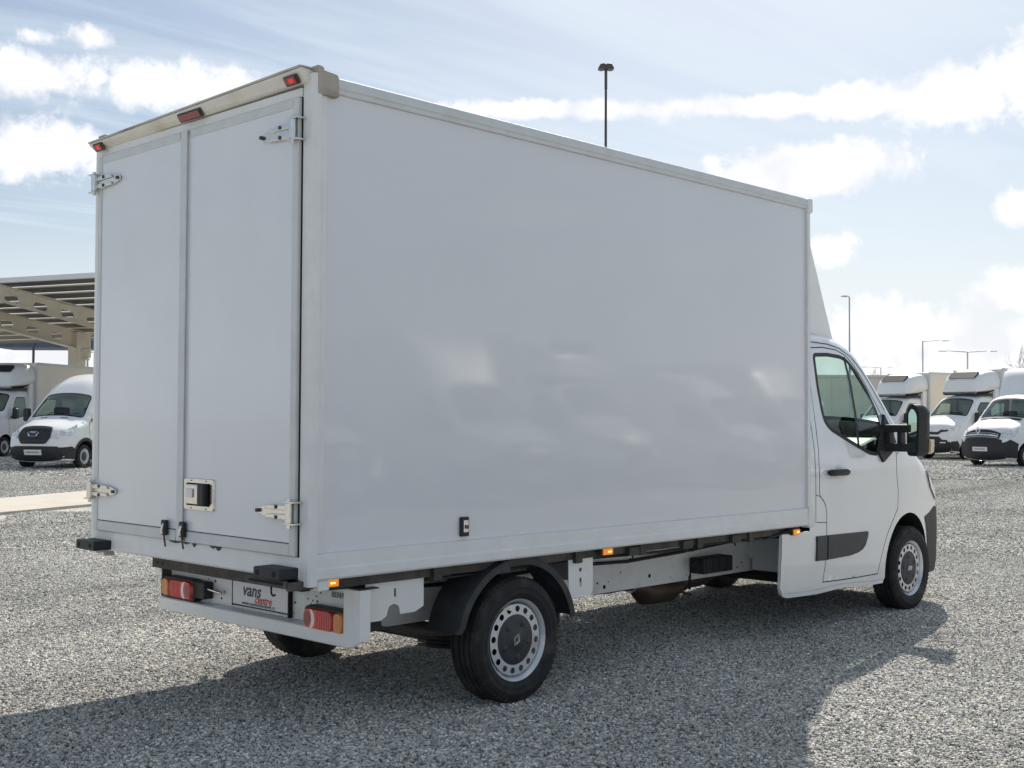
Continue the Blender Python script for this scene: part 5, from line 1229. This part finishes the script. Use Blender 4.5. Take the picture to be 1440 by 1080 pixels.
# warehouse behind the right-hand row, standing for far box truck sides
wh = thing('beige_block', 'pale beige block standing for box truck sides behind the parked trucks at the right', 'building', tuple(at_px(1330, 88)))
r0 = (1150 - 720) / 1712.7 * 88
world_box('wall', WALLM, wh, 88, 110, r0, r0 + 40, 0, 4.72)
world_box('roof_edge', SEALG, wh, 87.9, 88.6, r0 - .1, r0 + 40.1, 4.73, 4.9)
for k in range(18): world_box('wall_joint', SEALG, wh, 87.96, 87.995, r0 + 1 + k * 2.2, r0 + 1.05 + k * 2.2, .3, 4.7)

# lamp posts
def pole(px, ytop, d, label, arms, m, base_r=.10, head='flat', hl=1.):
    r = (px - 720) / 1712.7 * d; zt = CP.z + (592.5 + (px - 720) * .0048 - ytop) / 1712.7 * d; g0 = gnd(d, r)
    t = thing('lamp_post', label, 'lamp post', tuple(g0)); zt -= g0.z
    tubes('pole', m, t, [(0, 0, 0), (0, 0, zt * .5), (0, 0, zt * .5 + .02), (0, 0, zt)], [base_r, base_r * .8, base_r * .62, base_r * .5], 12)
    tubes('pole_base', m, t, [(0, 0, 0), (0, 0, .4)], base_r * 1.6, 12)
    ex = Vector((rt.x, rt.y, 0)); ey = Vector((fr.x, fr.y, 0))
    for a in arms:
        if head == 'flat':
            e = ex * a; tubes('arm', m, t, [(0, 0, zt), tuple(e + Vector((0, 0, zt + .12)))], [base_r * .4, base_r * .3], 8)
            bm = bmesh.new(); s_ = 1 if a > 0 else -1
            prism(bm, [(0, .08), (.25 * s_ * hl, .17), (.85 * s_ * hl, .16), (.90 * s_ * hl, .10)], lambda u_, v_, q: e * (1 - .0) + ex * u_ + ey * q + Vector((0, 0, zt + v_ - .06)), -.14, .14); from_bm('lamp_head', bm, m, t)
        else:
            bm = bmesh.new(); s_ = 1 if a > 0 else -1
            prism(bm, [(0, .02), (0, .14), (.05 * s_, .17), (.16 * s_, .155), (.235 * s_, .03), (.15 * s_, .0)], lambda u_, v_, q: ex * u_ + ey * q + Vector((0, 0, zt + v_)), -.13, .13); from_bm('lamp_head', bm, m, t, bevel=.01)
    if head != 'flat': tubes('pole_collar', m, t, [(0, 0, zt - .55), (0, 0, zt + .05)], base_r * .62, 10)
    return t
pole(851, 97, 35, 'tall dark lamp post with a hooded double head above the near truck roof', (-1, 1), POLED, .07, 'hood', .8)
pole(1195, 420, 75, 'slim lamp post with a single short head, just right of the wind deflector', (-.12,), POLEM, .09, 'flat', .42)
pole(1298, 482, 120, 'lamp post with one long arm pointing right, above the refrigerated trucks', (1.7,), POLEM, .14)
pole(1361, 497, 120, 'lamp post with two long arms, above the right-hand refrigerated truck', (-2.0, 2.0), POLEM, .15)
pole(1239, 519, 180, 'most distant two-armed lamp post, low over the beige block', (-2.0, .8), POLEM, .15)
# bare trees on the horizon
def bare_tree(px, d, h, label, seed):
    rg = random.Random(seed); g0 = at_px(px, d); t = thing('bare_tree', label, 'tree', tuple(g0))
    bm = bmesh.new(); tube(bm, [(0, 0, 0), (.05, 0, h * .25), (-.04, 0, h * .5)], [.16, .12, .08], 7); from_bm('trunk', bm, BARK, t)
    bm = bmesh.new()
    def br(p, d_, l, r, n):
        q = p + d_ * l; tube(bm, [p, (p + q) / 2 + Vector((rg.uniform(-.1, .1) * l, 0, 0)), q], [r, r * .8, r * .55], 4)
        if n:
            for _ in range(rg.choice((3, 4))):
                v = (d_ + Vector((rg.uniform(-.7, .7), rg.uniform(-.7, .7), rg.uniform(-.1, .5)))).normalized(); br(p + d_ * l * rg.uniform(.5, 1), v, l * rg.uniform(.5, .75), r * .5, n - 1)
    for _ in range(6): br(Vector((-.03, 0, h * rg.uniform(.25, .5))), Vector((rg.uniform(-.6, .6), rg.uniform(-.6, .6), 1)).normalized(), h * .26, .05, 3)
    from_bm('crown', bm, BARK, t)
bare_tree(1231, 150, 8.6, 'faint bare tree beside the distant lamp post, over the beige block', 4)
bare_tree(1445, 120, 9.6, 'bare tree at the right edge of the picture, above the diamond-badged truck', 9)
